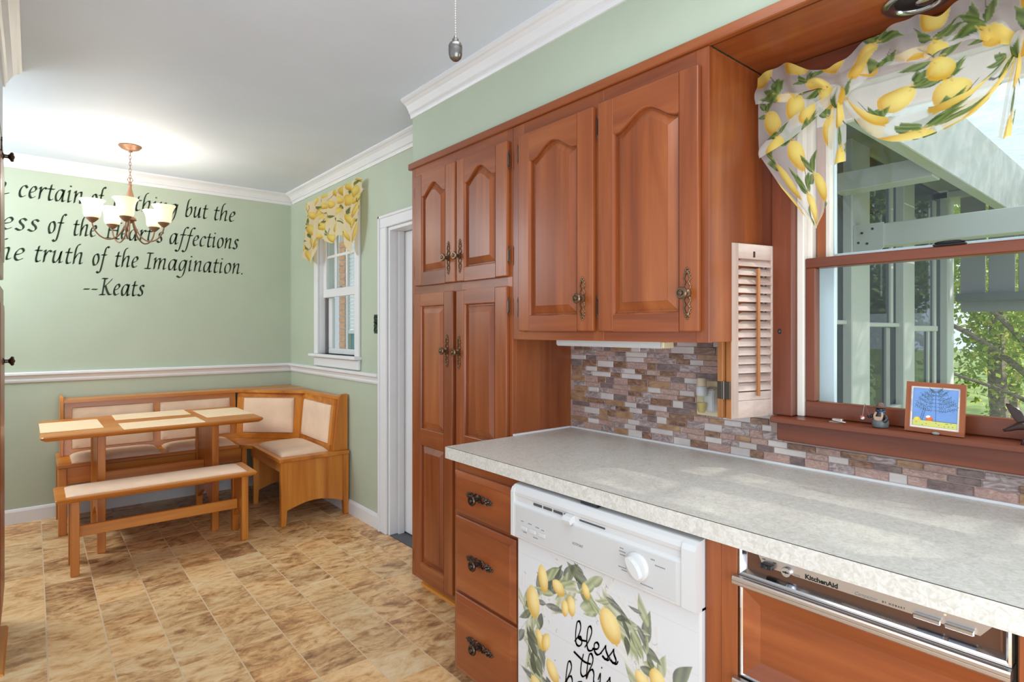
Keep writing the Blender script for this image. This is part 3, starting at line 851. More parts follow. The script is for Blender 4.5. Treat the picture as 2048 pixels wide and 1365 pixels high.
# ---- light bar under it
ub = thing('light_bar', 'slim white light bar under the wall cabinet', 'lamp', (1.55, 1.34, 1.222))
bm = B(); prism(bm, [(1.52, 1.2435), (1.52, 1.228), (1.527, 1.222), (1.575, 1.222), (1.582, 1.2435)], 'y', 1.10, 1.565)
obj('housing', bm, WHITEG, ub)
boxo('end_cap', (1.525, 1.580, 1.088, 1.0995, 1.2235, 1.2435), PLASTER_IV, ub, .002)

# ---- countertop
ct = thing('countertop', 'long cream laminate countertop with a thick front edge', 'countertop', (1.47, .6, .818))
boxo('worktop', (1.149, XW - .017, -.6, 1.757, .822, .860), LAM, ct, .0015)
boxo('front_edge', (1.1468, 1.1492, -.6, 1.757, .818, .8592), LAM, ct, .0006)
boxo('edge_seam', (1.1474, 1.1494, -.6, 1.756, .8590, .8602), mat('seam_brown', rgb(70, 58, 46), .6), ct)
boxo('side_splash', (1.474, XW - .02, 1.7572, 1.7676, .856, .866), WHITE, ct, .001)

# ---- drawer cabinet
XB = 1.176
dc = thing('drawer_cabinet', 'cherry base cabinet with three drawers between pantry and dishwasher', 'cabinet', (1.4, 1.55, 0))
boxo('carcass', (XB + .018, XW - .02, 1.372, 1.735, .075, .817), W_V, dc, .001)
bm = B()
box(bm, XB, XB + .0185, 1.369, 1.395, .07, .817, .001, 1, 0); box(bm, XB, XB + .0185, 1.705, 1.737, .07, .817, .001, 1, 0)
for a, b_ in ((.07, .09), (.335, .375), (.61, .64), (.775, .817)): box(bm, XB + .0004, XB + .018, 1.395, 1.705, a, b_, 0, 1, 1)
obj('face_frame', bm, [W_V, W_H], dc)
boxo('toe_kick', (XB + .06, XB + .08, 1.375, 1.735, 0, .075), D_H, dc)
for (a, b_, c, d_) in ((1.376, 1.719, .632, .781), (1.380, 1.713, .358, .620), (1.376, 1.716, .074, .346)):
    bm = B(); xf = 1.155
    def R_(o, x): return [(x, a + o, c + o), (x, b_ - o, c + o), (x, b_ - o, d_ - o), (x, a + o, d_ - o)]
    loft(bm, [R_(0, XB - .0002), R_(0, xf + .011), R_(.003, xf + .008), R_(.020, xf + .003), R_(.0215, xf)], True, True, True)
    dr = obj('drawer', bm, W_H, dc)
    hardware(dr, (a+b_)/2 + .012, (c+d_)/2 + .006, xf, True, True, 1.2, PEWTER)

# ---- dishwasher
dw = thing('dishwasher', 'white built-in dishwasher with a lemon wreath cover on its door', 'dishwasher', (1.45, 1.04, 0))
boxo('tub', (1.185, XW - .03, .722, 1.365, .06, .812), mat('grey_tub', rgb(70, 70, 72), .6), dw)
boxo('door', (1.150, 1.185, .722, 1.357, .075, .66), WHITEG, dw, .006, 2)
bm = B()   # console: rounded top, recessed vent strip, flat control face
prof = [(1.185, .648), (1.136, .648), (1.131, .653), (1.1305, .752), (1.1335, .757), (1.1365, .760), (1.1365, .774), (1.134, .778), (1.1325, .787), (1.136, .799), (1.146, .806), (1.185, .812)]
prism(bm, prof, 'y', .758, 1.350)
prof2 = [(1.185, .648), (1.136, .648), (1.1285, .653), (1.1285, .787), (1.134, .799), (1.146, .806), (1.185, .812)]
prism(bm, prof2, 'y', .722, .758); prism(bm, prof2, 'y', 1.350, 1.363)
con = obj('console', bm, WHITEG, dw)
boxo('control_panel', (1.1292, 1.1306, .772, 1.336, .660, .748), mat('panel_grey_white', rgb(195, 194, 193), .35), dw, .0003)
bm = B()
for i in range(4): box(bm, 1.1345, 1.1367, 1.247 - i*.042 - .017, 1.247 - i*.042 + .018, .7645, .7715)
box(bm, 1.1345, 1.1367, .99, 1.08, .7655, .7695)
obj('vent_slot', bm, mat('vent_dark', rgb(72, 74, 78), .7), dw)
bm = B(); prism(bm, [(1.1365, .757), (1.118, .752), (1.114, .762), (1.122, .772), (1.1365, .775)], 'y', 1.098, 1.128); obj('latch', bm, WHITEG, dw)
bm = B(); lathe(bm, [(.034, 0), (.034, -.003), (.031, -.006), (.026, -.008), (.001, -.008)], (1.1292, .882, .706), 'x', 28); obj('dial', bm, WHITEG, dw, True)
bm = B(); c = (1.121, .882, .706); pts = []
for i in range(20):
    a = 2*math.pi*i/20; yy, zz = .029*math.cos(a), .0115*math.sin(a); t = math.radians(48)
    pts.append((c[1] + yy*math.cos(t) - zz*math.sin(t), c[2] + yy*math.sin(t) + zz*math.cos(t)))
prism(bm, pts, 'x', 1.108, 1.1215); obj('dial_grip', bm, WHITEG, dw)
for y in (1.300, 1.262, 1.222): boxo('push_button', (1.1262, 1.1292, y - .014, y + .014, .683, .694), WHITEG, dw, .001)
RT, UP = (0, -1, 0), (0, 0, 1)
text_obj('lettering', 'HOTPOINT', .0105, (1.1290, 1.101, .698), RT, UP, GREYTXT, dw, .75)
bm = B()
for y0_, zz, n in ((1.315, .706, 3), (1.283, .706, 4), (1.25, .704, 4), (1.225, .702, 3), (1.305, .676, 4), (1.26, .672, 5), (.936, .735, 3), (.938, .727, 5), (.935, .719, 4), (.842, .735, 3), (.83, .724, 7), (.94, .688, 6), (.93, .682, 4), (.872, .667, 9)):
    for i in range(n): box(bm, 1.1289, 1.1292, y0_ - i*.0042 - .003, y0_ - i*.0042, zz, zz + .0028)
obj('legend_marks', bm, GREYTXT, dw, kind='stuff')
boxo('kick_plate', (1.21, 1.225, .722, 1.36, 0, .075), BLACKP, dw)
boxo('mount_bracket', (1.15, 1.17, 1.03, 1.09, .8085, .816), mat('bracket', rgb(70, 72, 76), .4, .8), dw)

# cover sheet with the painted wreath
cw, chh = 420, 400
y1c, y0c, z0c, z1c = 1.349, .727, .078, .642
wc_ = lambda r, g, b: rgb(r, g, b)
cv = Canvas(cw*2, chh*2, rgb(212, 212, 213))
W2, H2 = cw*2, chh*2
def cyz(y, z): return ((y1c - y)/(y1c - y0c)*W2, (z1c - z)/(z1c - z0c)*H2)
pxm = W2/(y1c - y0c)
for zz in (.60, .505, .41, .315, .22, .125):
    a, b_ = cyz(1.35, zz), cyz(.72, zz)
    cv.line([a, b_], 1.6, rgb(188, 190, 194), .8)
rs = random.Random(5)
for i in range(160):
    yy, zz = rs.uniform(.73, 1.35), rs.uniform(.08, .64); a = cyz(yy, zz)
    cv.line([a, (a[0] + rs.uniform(30, 130), a[1] + rs.uniform(-3, 3))], 1.2, rgb(208, 210, 213), .5)
cy0, cz0, RY, RZ = 1.062, .352, .232, .232
GD, GM, GL_, GP = rgb(58, 66, 58), rgb(124, 134, 92), rgb(196, 198, 160), rgb(205, 200, 196)
for layer in range(3):
    for i in range(120):
        t = rs.uniform(0, 2*math.pi); rr = rs.gauss(1.0, .10)
        y, z = cy0 - RY*rr*math.cos(t), cz0 + RZ*rr*math.sin(t)
        x_, y_ = cyz(y, z)
        an = -t + math.pi/2*(1 if rs.random() < .5 else -1) + rs.uniform(-.95, .95)
        L = rs.uniform(.045, .10)*pxm; Wd = L*rs.uniform(.14, .23)
        if layer == 0: cv.leaf(x_, y_, L*1.2, Wd*1.2, an, GP, rgb(222, 220, 216), .6)
        elif layer == 1: cv.leaf(x_, y_, L, Wd, an, *rs.choice([(GM, GL_), (GD, GM), (rgb(150, 152, 120), rgb(214, 212, 190))]), .85)
        elif i < 62:
            cv.leaf(x_, y_, L, Wd*.9, an, *rs.choice([(GD, rgb(96, 104, 84)), (GM, GL_), (rgb(74, 80, 76), rgb(150, 152, 140))]), .92)
for i in range(150):
    t = rs.uniform(0, 2*math.pi); rr = 1 + rs.gauss(0, .2)
    x_, y_ = cyz(cy0 - RY*rr*math.cos(t), cz0 + RZ*rr*math.sin(t))
    pts = [(x_, y_)]
    for k_ in range(3): pts.append((pts[-1][0] + rs.uniform(-11, 11), pts[-1][1] + rs.uniform(-11, 11)))
    cv.line(pts, 1.3, rs.choice([rgb(70, 60, 62), rgb(150, 132, 136), rgb(96, 92, 84)]), .8)
LY1, LY2 = rgb(206, 164, 72), rgb(240, 218, 150)
for y, z, L, wd, an in ((1.24, .553, .040, .021, 1.4), (1.283, .47, .047, .029, 1.45), (1.175, .548, .026, .021, .6), (1.07, .575, .022, .014, 1.2), (.985, .515, .046, .033, 1.1),
                        (1.125, .515, .028, .017, 1.5), (1.15, .50, .024, .014, 1.6), (.838, .44, .030, .024, 1.3), (.88, .42, .028, .020, .7), (1.252, .37, .030, .016, 1.2), (1.228, .372, .030, .017, 1.9),
                        (1.20, .30, .034, .022, 1.0), (1.26, .22, .040, .025, .8), (.85, .28, .042, .027, 1.9), (.93, .16, .04, .025, .3), (1.12, .13, .04, .026, 2.9)):
    x_, y_ = cyz(y, z); cv.lemon(x_, y_, L*pxm, wd*pxm, an, LY1, LY2, .95)
cov = sheet('magnet_cover', cw, chh, lambda u, v: (np.full_like(u, 1.1488), y1c - u*(y1c - y0c), z1c - v*(z1c - z0c)), cv, PRINT, dw, smooth=False)
bm = B()
Pc = lambda a, b_: (1.1478, 1.0 - a, b_)     # a runs to the right (towards -y)
def brush(pts, s, ox, oz, wnib=.0036):
    pen(bm, [(ox + x*s, oz + z*s) for x, z in pts], wnib, math.radians(62), .0017, Pc, 6)
S_ = .032   # x-height
BL = {'b': (.85, [[(0,.2),(.3,.8),(.5,1.6),(.42,2.1),(.2,1.9),(.08,.9),(.12,.1),(.38,.0),(.6,.4),(.5,.85),(.3,.7),(.55,.62),(.95,.75)]]),
      'l': (.62, [[(0,.1),(.35,.9),(.55,1.7),(.45,2.1),(.25,1.8),(.15,.7),(.25,.05),(.5,.1),(.72,.4)]]),
      'e': (.62, [[(0,.3),(.35,.45),(.5,.8),(.35,1.0),(.15,.75),(.15,.2),(.38,.0),(.7,.35)]]),
      's': (.6, [[(0,.2),(.3,.8),(.4,1.05),(.42,.7),(.58,.25),(.4,-.05),(.15,.08)], [(.4,-.02),(.6,.0),(.72,.3)]]),
      't': (.55, [[(.42,1.75),(.26,.9),(.22,.2),(.38,.0),(.62,.3)], [(-.3,1.52),(.1,1.35),(.5,1.22),(.95,1.32)]]),
      'h': (.95, [[(.05,.1),(.4,1.0),(.58,1.7),(.48,2.1),(.3,1.9),(.16,.9),(.1,0),(.28,.6),(.52,.95),(.64,.7),(.62,.15),(.75,.0),(1.0,.3)]]),
      'i': (.42, [[(0,.4),(.16,.95),(.14,.2),(.28,.0),(.5,.3)], [(.24,1.42),(.27,1.5)]]),
      'o': (.75, [[(.42,1.0),(.12,.75),(.1,.2),(.35,.0),(.6,.35),(.55,.85),(.38,.98),(.5,.75),(.85,.8)]]),
      'u': (.85, [[(0,.6),(.14,.95),(.12,.25),(.3,.0),(.52,.35),(.6,.95),(.58,.25),(.72,.0),(.92,.3)]]),
      'm': (1.2, [[(0,.6),(.14,.95),(.1,0),(.3,.75),(.46,.95),(.5,.6),(.46,0),(.66,.75),(.84,.95),(.9,.6),(.88,.15),(1.0,0),(1.2,.3)]])}
def script(text, y0, z0, s, drop=0.0):
    x = 0
    for c in text:
        adv, st = BL[c]
        for q in st: brush([((px + x)*1.4, pz + x*drop) for px, pz in q], s, 1.0 - y0, z0)
        x += adv
script('bless', 1.110, .417, .032, .10); script('this', 1.098, .340, .035, .06); script('house', 1.150, .288, .034, .02)
obj('script_lettering', bm, BROWNINK, dw)

# ---- filler panel and compactor
fp = thing('filler_panel', 'narrow cherry panel between the dishwasher and the compactor', 'panel', (1.2, .68, 0))
boxo('panel', (1.166, 1.19, .680, .7195, .0, .817), W_V, fp, .001); boxo('stile', (1.164, 1.19, .6425, .6800, .0, .817), W_V, fp, .001)

tc = thing('trash_compactor', 'built-in trash compactor with brushed steel controls and cherry front panel', 'compactor', (1.45, .415, 0))
boxo('body', (1.19, XW - .05, .19, .640, .05, .814), mat('dark_body', rgb(52, 44, 40), .6), tc)
xa, xb_ = 1.164, 1.192
bm = B()  # bright frame around the sunk, upward-leaning control face
fo = [(.640, .757), (.640, .814), (.191, .814), (.191, .757)]
def PL3(o, zt, x): return [(x, .640 - o, .757 + o), (x, .191 + o, .757 + o), (x, .191 + o, .814 - zt), (x, .640 - o, .814 - zt)]
loft(bm, [PL3(0, 0, xb_), PL3(0, 0, xa), PL3(.004, .0, xa - .001), PL3(.007, .001, xa + .002), PL3(.013, .002, xa + .014)], True, False, False)
obj('control_frame', bm, CHROME, tc)
bm = B(); loft(bm, [PL3(.013, .002, xa + .014), PL3(.016, .0025, xa + .0135)], True, False, True); obj('control_face', bm, mat('bronze_face', rgb(104, 72, 54), .35, .6), tc)
bm = B()
xs = xa + .0125
prism(bm, [(.605, .813), (.592, .786), (.232, .786), (.212, .813)], 'x', xs, xs + .0012); obj('label_strip', bm, BRUSHED, tc)
bm = B(); box(bm, xa - .001, xs + .002, .568, .592, .786, .796, .001); ball(bm, (xa - .002, .582, .7915), .004, .006, .005, 8); obj('slide_switch', bm, BLACKP, tc)
bm = B(); lathe(bm, [(.0105, 0), (.0105, -.006), (.009, -.009), (.001, -.009)], (xs, .541, .791), 'x', 18); lk = obj('key_lock', bm, CHROME, tc, True)
bm = B(); box(bm, xs - .0098, xs - .0088, .535, .547, .790, .7922); ball(bm, (xs - .0092, .541, .7911), .0008, .0026, .0026, 8); obj('keyhole', bm, BLACKP, lk)
text_obj('lettering', 'KitchenAid', .0125, (xs - .0004, .507, .7885), RT, UP, BLACKP, tc, 1.08, .00045)
text_obj('lettering', 'Compactor', .0085, (xs - .0004, .418, .7885), RT, UP, GREYTXT, tc, .95, 0, .35)
text_obj('lettering', 'BY HOBART', .0048, (xs - .0004, .372, .7895), RT, UP, BLACKP, tc, 1.0, 0, 0, spacing=1.5)
text_obj('lettering', 'OFF', .0042, (xs - .0004, .594, .7995), RT, UP, BLACKP, tc)
text_obj('lettering', 'ON', .0042, (xs - .0004, .571, .7985), RT, UP, BLACKP, tc)
text_obj('lettering', 'LOCK', .0045, (xs - .0004, .528, .7875), RT, UP, GREYTXT, tc)
for a in (.283, .238): 
    b_ = boxo('push_bar', (xs - .010, xs + .001, a, a + .040, .7845, .7925), CHROME, tc, .0015)
bm = B(); lathe(bm, [(.0022, 0), (.0022, -.001), (.0005, -.0015)], (xs, .279, .803), 'x', 10); obj('indicator_lamp', bm, PLASTER_IV, tc)
def bar_handle(z0, z1, m=BRUSHED):
    bm = B(); zm = (z0 + z1)/2
    prism(bm, [(1.19, z0), (1.150, z0), (1.1475, z0 + .003), (1.1475, zm - .001), (1.149, zm), (1.1475, zm + .001), (1.1475, z1 - .003), (1.150, z1), (1.160, z1 + .001), (1.165, z1), (1.19, z1)], 'y', .190, .646)
    return obj('bar_handle', bm, m, tc)
bar_handle(.738, .756); bar_handle(.520, .538)
bm = B()
def R2(o, x): return [(x, .636 - o, .542 + o), (x, .196 + o, .542 + o), (x, .196 + o, .737 - o), (x, .636 - o, .737 - o)]
loft(bm, [R2(0, 1.19), R2(0, 1.163), R2(.004, 1.161), R2(.006, 1.164)], True, False, False); obj('metal_edge', bm, CHROME, tc)
bm = B(); loft(bm, [R2(.006, 1.164), R2(.038, 1.177), R2(.040, 1.177)], True, False, True); obj('front_panel', bm, W_H, tc)
bm = B()
def R3(o, x): return [(x, .636 - o, .07 + o), (x, .196 + o, .07 + o), (x, .196 + o, .519 - o), (x, .636 - o, .519 - o)]
loft(bm, [R3(0, 1.19), R3(0, 1.163), R3(.006, 1.164), R3(.038, 1.177), R3(.040, 1.177)], True, False, True); obj('drawer_panel', bm, W_H, tc)

ep = thing('end_panel', 'cherry cabinet panel beyond the compactor at the frame edge', 'panel', (1.2, 0.0, 0))
boxo('panel', (1.166, 1.20, -.6, .184, .0, .817), W_V, ep, .002)

# ---- left tall cabinet, seen edge-on
lc = thing('tall_cabinet', 'tall cabinet seen edge-on beside the dining nook, dark knobs showing', 'cabinet', (-.4, 2.85, 0))
boxo('carcass', (-.74, -.131, 2.84, 3.396, .08, 2.115), W_V, lc, .002)
boxo('toe_kick', (-.7, -.19, 2.84, 3.36, 0, .08), D_H, lc)
bm = B(); prism(bm, [(-.19, 0), (-.080, 0), (-.086, .010), (-.19, .02)], 'y', 2.84, 3.30); obj('shoe_moulding', bm, P_Y, lc)
def left_door(y0, y1, z0, z1, arch, kz, ky):
    bm = B()
    if arch: box(bm, -.130, -.098, y0, y1, z0, z1, .005, 2)
    else: box(bm, -.130, -.098, y0, y1, z0, z1, .005, 2)
    d = obj('door', bm, W_V, lc)
    bm = B()
    p = (y0 + .06, y1 - .06, z0 + .07, z1 - .12, z1 - .06 if arch else None)
    if not arch: p = (y0 + .06, y1 - .06, z0 + .07, z1 - .07, None)
    loft(bm, [contour(*p, .0, -.0985), contour(*p, .004, -.0935), contour(*p, .03, -.0915)], True, True, True); obj('raised_panel', bm, W_V, d)
    bm = B()
    def mirror(bm0, x):
        for v in bm0.verts: v.co.x = 2*x - v.co.x
    plate_mesh(bm, -.096, ky, kz); mirror(bm, -.096); obj('backplate', bm, PEWTER, d, True)
    bm = B(); knob_mesh(bm, -.093, ky, kz, 1.25); mirror(bm, -.093); obj('knob', bm, PEWTER, d, True)
left_door(2.86, 3.38, 1.50, 2.075, True, 1.975, 3.06)
left_door(2.86, 3.38, .09, 1.46, False, 1.155, 3.10)

# ================================================================== DINING NOOK
# ---- corner bench
cb = thing('corner_bench', 'L-shaped stained pine corner bench with beige padded seats and backs', 'bench', (1.2, 4.6, 0))
SZ = .443; TH = .024
# seat boards: back run, corner piece, right run
bm = B(); prism(bm, [(.118, 4.525), (1.165, 4.510), (1.165, 5.0), (.118, 5.0)], 'z', SZ - TH, SZ); bmesh.ops.bevel(bm, geom=bm.edges[:], offset=.004, segments=1, affect='EDGES')
obj('seat_board', bm, P_X, cb)
bm = B(); prism(bm, [(1.1652, 4.510), (1.226, 4.418), (1.69, 4.418), (1.69, 5.0), (1.1652, 5.0)], 'z', SZ - TH, SZ); obj('seat_board', bm, P_X, cb)
bm = B(); box(bm, 1.226, 1.702, 3.818, 4.4176, SZ - TH, SZ, .004, 2); obj('seat_board', bm, P_Y, cb)
# aprons
boxo('apron', (.165, 1.185, 4.545, 4.565, .315, SZ - TH), P_X, cb, .002)
bm = B(); prism(bm, [(3.86, .35), (4.52, .35), (4.52, SZ - TH), (3.86, SZ - TH)], 'x', 1.245, 1.262); obj('apron', bm, P_Y, cb)
# end frames: two tapered legs and an arched panel
def end_frame(y0, y1, xa, xb):
    for x0, x1, t in ((xa, xa + .042, 1), (xb - .042, xb, -1)):
        bm = B()
        if t == 1: pts = [(x0 + .003, 0), (x0 + .034, 0), (x1, .14), (x1, SZ - TH), (x0, SZ - TH)]
        else: pts = [(x1 - .003, 0), (x1 - .034, 0), (x0, .14), (x0, SZ - TH), (x1, SZ - TH)]
        prism(bm, pts, 'y', y0, y1); bmesh.ops.bevel(bm, geom=bm.edges[:], offset=.003, segments=1, affect='EDGES')
        obj('leg', bm, P_Z, cb)
    n = 16; pts = [(xb - .042, SZ - TH), (xa + .042, SZ - TH)]
    for i in range(n + 1):
        t = i/n; pts.append((xa + .042 + (xb - xa - .084)*t, .098 + .042*math.sin(math.pi*t)))
    bm = B(); prism(bm, pts, 'y', y0 + .010, y1 - .008); obj('end_panel', bm, P_Z, cb)
end_frame(3.828, 3.866, 1.238, 1.702)
end_frame(4.47, 4.50, 1.248, 1.69)
def post(x0, x1, y0, y1):
    bm = B(); box(bm, x0, x1, y0, y1, 0, SZ - TH, .003); obj('leg', bm, P_Z, cb)
post(.122, .166, 4.535, 4.575); post(.122, .160, 4.95, 4.99); post(1.186, 1.222, 4.535, 4.57)
boxo('end_panel', (.128, .150, 4.575, 4.95, .16, SZ - TH), P_Y, cb, .002)
# backrests as slightly reclined boards: bottom edge a->b at seat height, top edge c->d
ZT = .795
def back_section(a, b, c, d, n_pad, mw, mh, pad_from=None):
    a, b, c, d = [Vector(p) for p in (a, b, c, d)]
    nrm = (b - a).cross(c - a).normalized()
    if nrm.y > 0 and abs(nrm.y) > abs(nrm.x): nrm = -nrm
    if abs(nrm.x) >= abs(nrm.y) and nrm.x > 0: nrm = -nrm
    th = .020
    def P(u, v, k): 
        lo = a.lerp(b, u); hi = c.lerp(d, u); return lo.lerp(hi, v) + nrm*k
    def slab(u0, u1, v0, v1, k0, k1, name):
        bm = B(); q = [P(u, v, k) for k in (k0, k1) for u, v in ((u0, v0), (u1, v0), (u1, v1), (u0, v1))]
        V = [bm.verts.new(p) for p in q]
        for f in ((0,1,2,3),(7,6,5,4),(0,1,5,4),(1,2,6,5),(2,3,7,6),(3,0,4,7)): bm.faces.new([V[i] for i in f])
        return obj(name, bm, P_X if name == 'back_rail' else P_Z, cb)
    slab(0, 1, 0, 1, -.012, 0, 'back_board')
    slab(0, 1, 0, mh, 0, th*.7, 'back_rail'); slab(0, 1, 1 - mh, 1, 0, th*.7, 'back_rail')
    L = (b - a).length; wu = mw/L
    us = [0]
    step = (1 - wu)/n_pad
    for i in range(n_pad + 1):
        slab(i*step, i*step + wu, mh, 1 - mh, 0, th*.7 - .0004, 'back_stile')
    for i in range(n_pad):
        u0, u1 = i*step + wu*.98, (i+1)*step + wu*.02
        o = P(u0, mh, .004); ux = (P(u1, mh, .004) - o); uy = (P(u0, 1 - mh, .004) - o)
        bm = B(); puff(bm, o, ux.normalized(), uy.normalized(), ux.length, uy.length, nrm, .024, 14, 10, 10, .004)
        obj('back_pad', bm, SUEDE, cb, True)
back_section((.162, 4.862, SZ), (1.222, 4.838, SZ), (.165, 4.895, ZT), (1.222, 4.872, ZT), 2, .040, .105)
back_section((1.228, 4.832, SZ), (1.588, 4.478, SZ), (1.246, 4.862, ZT), (1.622, 4.498, ZT), 1, .05, .115)
back_section((1.592, 4.470, SZ), (1.592, 3.876, SZ), (1.628, 4.490, ZT), (1.628, 3.876, ZT), 1, .04, .115)
# top shelf boards
bm = B(); prism(bm, [(.160, 4.845), (1.236, 4.835), (1.246, 5.028), (.160, 5.028)], 'z', ZT, ZT + .020); obj('top_shelf', bm, P_X, cb)
bm = B(); prism(bm, [(1.2365, 4.835), (1.606, 4.430), (1.700, 4.490), (1.700, 5.028), (1.2465, 5.028)], 'z', ZT, ZT + .020); obj('top_shelf', bm, P_X, cb)
bm = B(); prism(bm, [(1.6065, 4.4296), (1.640, 3.876), (1.700, 3.876), (1.700, 4.4894)], 'z', ZT, ZT + .020); obj('top_shelf', bm, P_Y, cb)
bm = B()
pts = [(1.704, SZ), (1.600, SZ), (1.606, .50), (1.636, .78), (1.640, .812), (1.650, .828), (1.664, .834), (1.704, .834)]
prism(bm, pts, 'y', 3.852, 3.8755); bmesh.ops.bevel(bm, geom=bm.edges[:], offset=.002, segments=1, affect='EDGES'); obj('end_board', bm, P_Z, cb)
bm = B()
pts = [(5.028, SZ), (4.838, SZ), (4.845, .60), (4.842, .81), (4.852, .832), (4.866, .838), (5.028, .838)]
prism(bm, pts, 'x', .140, .160); bmesh.ops.bevel(bm, geom=bm.edges[:], offset=.002, segments=1, affect='EDGES'); obj('end_board', bm, P_Z, cb)
# seat pads
def seat_pad(q):
    q = [Vector((x, y, SZ)) for x, y in q]
    bm = B(); o = q[0]; ux = q[1] - q[0]; uy = q[3] - q[0]
    puff(bm, o, ux.normalized(), uy.normalized(), ux.length, uy.length, (0, 0, 1), .036, 16, 12, 6, .003)
    obj('seat_pad', bm, SUEDE, cb, True)
seat_pad([(.190, 4.545), (.676, 4.538), (.676, 4.83), (.190, 4.838)])
seat_pad([(.718, 4.538), (1.140, 4.532), (1.140, 4.825), (.718, 4.83)])
seat_pad([(1.262, 3.885), (1.575, 3.885), (1.575, 4.40), (1.262, 4.40)])

# ---- table
tb = thing('dining_table', 'stained pine trestle table in front of the corner bench, set with four placemats', 'table', (.6, 4.29, 0))
TZ = .708
bm = B()
def rr(x0, x1, y0, y1, r, z):
    out = []
    for cx, cy, a0 in ((x1 - r, y1 - r, 0), (x0 + r, y1 - r, 90), (x0 + r, y0 + r, 180), (x1 - r, y0 + r, 270)):
        for i in range(5):
            a = math.radians(a0 + i*22.5); out.append((cx + r*math.cos(a), cy + r*math.sin(a), z))
    return out
loft(bm, [rr(.052, 1.148, 3.972, 4.672, .012, TZ - .028), rr(.034, 1.166, 3.954, 4.690, .018, TZ - .016), rr(.030, 1.170, 3.950, 4.694, .02, TZ - .006), rr(.036, 1.164, 3.956, 4.688, .016, TZ)], True, True, True)
obj('tabletop', bm, P_X, tb)
def trestle(x0, x1):
    bm = B(); box(bm, x0, x1, 4.045, 4.090, 0, TZ - .028, .003); obj('leg', bm, P_Z, tb)
    bm = B(); box(bm, x0, x1, 4.50, 4.545, 0, TZ - .028, .003); obj('leg', bm, P_Z, tb)
    bm = B(); n = 12; pts = [(4.50, TZ - .03), (4.09, TZ - .03), (4.09, .12)]
    for i in range(1, n): pts.append((4.09 + .41*i/n, .12 + .09*math.sin(math.pi*i/n)))
    pts.append((4.50, .12)); prism(bm, pts, 'x', x0 + .007, x1 - .007); obj('trestle_panel', bm, P_Z, tb)
trestle(.285, .325); trestle(.880, .920)
boxo('stretcher', (.318, .887, 4.288, 4.308, .25, .415), P_X, tb, .003)

PMG = 'beige placemats on the dining table'
def placemat(cx, cy, w_, d_, rot, label):
    bm = B(); box(bm, -w_/2, w_/2, -d_/2, d_/2, 0, .0025, .001)
    o = obj('placemat', bm, MATC); o.location = (cx, cy, TZ + .0002); o.rotation_euler = (0, 0, rot)
    tag(o, label, 'placemat', PMG)
placemat(.176, 4.335, .425, .29, math.radians(90.5), 'beige placemat at the table end away from the window wall')
placemat(.618, 4.552, .425, .285, math.radians(-.6), 'beige placemat on the bench side of the table, between the end mats')
placemat(.616, 4.108, .425, .285, math.radians(.3), 'beige placemat on the front side of the table, facing the short bench')
placemat(1.017, 4.375, .415, .285, math.radians(91), 'beige placemat at the table end nearest the corner seat')

# ---- front bench
fb = thing('dining_bench', 'backless stained pine bench with beige padded top in front of the table', 'bench', (.58, 3.86, 0))
BZ = .421
bm = B()
loft(bm, [rr(.11, 1.03, 3.715, 3.995, .006, BZ - .028), rr(.09, 1.050, 3.695, 4.015, .008, BZ - .016), rr(.086, 1.054, 3.690, 4.02, .008, BZ - .005), rr(.090, 1.050, 3.694, 4.016, .006, BZ)], True, True, True)
obj('seat_board', bm, P_X, fb)
bm = B(); puff(bm, (.132, 3.724, BZ), (1, 0, 0), (0, 1, 0), .87, .245, (0, 0, 1), .014, 18, 8, 12, .003); obj('seat_pad', bm, SUEDE, fb, True)
for x0 in (.151, .979):
    for y0 in (3.745, 3.955):
        boxo('leg', (x0, x0 + .038, y0, y0 + .042, 0, BZ - .028), P_Z, fb, .003)
    bm = B(); n = 12; pts = [(3.955, BZ - .03), (3.787, BZ - .03), (3.787, .10)]
    for i in range(1, n): pts.append((3.787 + .168*i/n, .10 + .06*math.sin(math.pi*i/n)))
    pts.append((3.955, .10)); prism(bm, pts, 'x', x0 + .008, x0 + .030); obj('end_panel', bm, P_Z, fb)
boxo('stretcher', (.183, .985, 3.860, 3.882, .170, .230), P_X, fb, .003)

# ---- chandelier
ch = thing('chandelier', 'bronze five-arm chandelier with lit frosted bell shades over the table', 'chandelier', (.472, 4.32, ZC))
cx, cy = .472, 4.32
bm = B(); lathe(bm, [(.062, ZC), (.063, ZC - .006), (.058, ZC - .012), (.054, ZC - .014), (.050, ZC - .020), (.030, ZC - .028), (.014, ZC - .032), (.012, ZC - .04), (.004, ZC - .042)], (cx, cy, 0), 'z', 28); obj('canopy', bm, COPPER, ch, True)
bm = B(); zz = ZC - .040; i = 0
while zz > 2.235:
    pts = []
    for j in range(10):
        a = 2*math.pi*j/10; u_, v_ = .0055*math.cos(a), .014*math.sin(a)
        pts.append((cx + (u_ if i % 2 else 0), cy + (0 if i % 2 else u_), zz - .012 + v_))
    tube(bm, pts, .0016, 5, True); zz -= .0205; i += 1
tube(bm, [(cx + .014*math.cos(a*.524), cy, 2.226 + .014*math.sin(a*.524)) for a in range(12)], .0018, 5, True)
obj('chain', bm, COPPER, ch, True)
bm = B(); lathe(bm, [(.003, 2.216), (.009, 2.212), (.010, 2.204), (.007, 2.200), (.010, 2.195), (.010, 2.188), (.008, 2.182), (.010, 2.170), (.014, 2.150), (.020, 2.128), (.0225, 2.112), (.018, 2.098), (.010, 2.088), (.008, 2.07), (.014, 2.06), (.010, 2.05), (.008, 2.035), (.015, 2.022), (.010, 2.010), (.012, 2.00), (.028, 1.992), (.034, 1.982), (.035, 1.972), (.020, 1.966), (.008, 1.955), (.001, 1.95)], (cx, cy, 0), 'z', 20); obj('stem', bm, COPPER, ch, True)
SHADE = bpy.data.materials.new('frosted_lit_glass'); SHADE.use_nodes = True
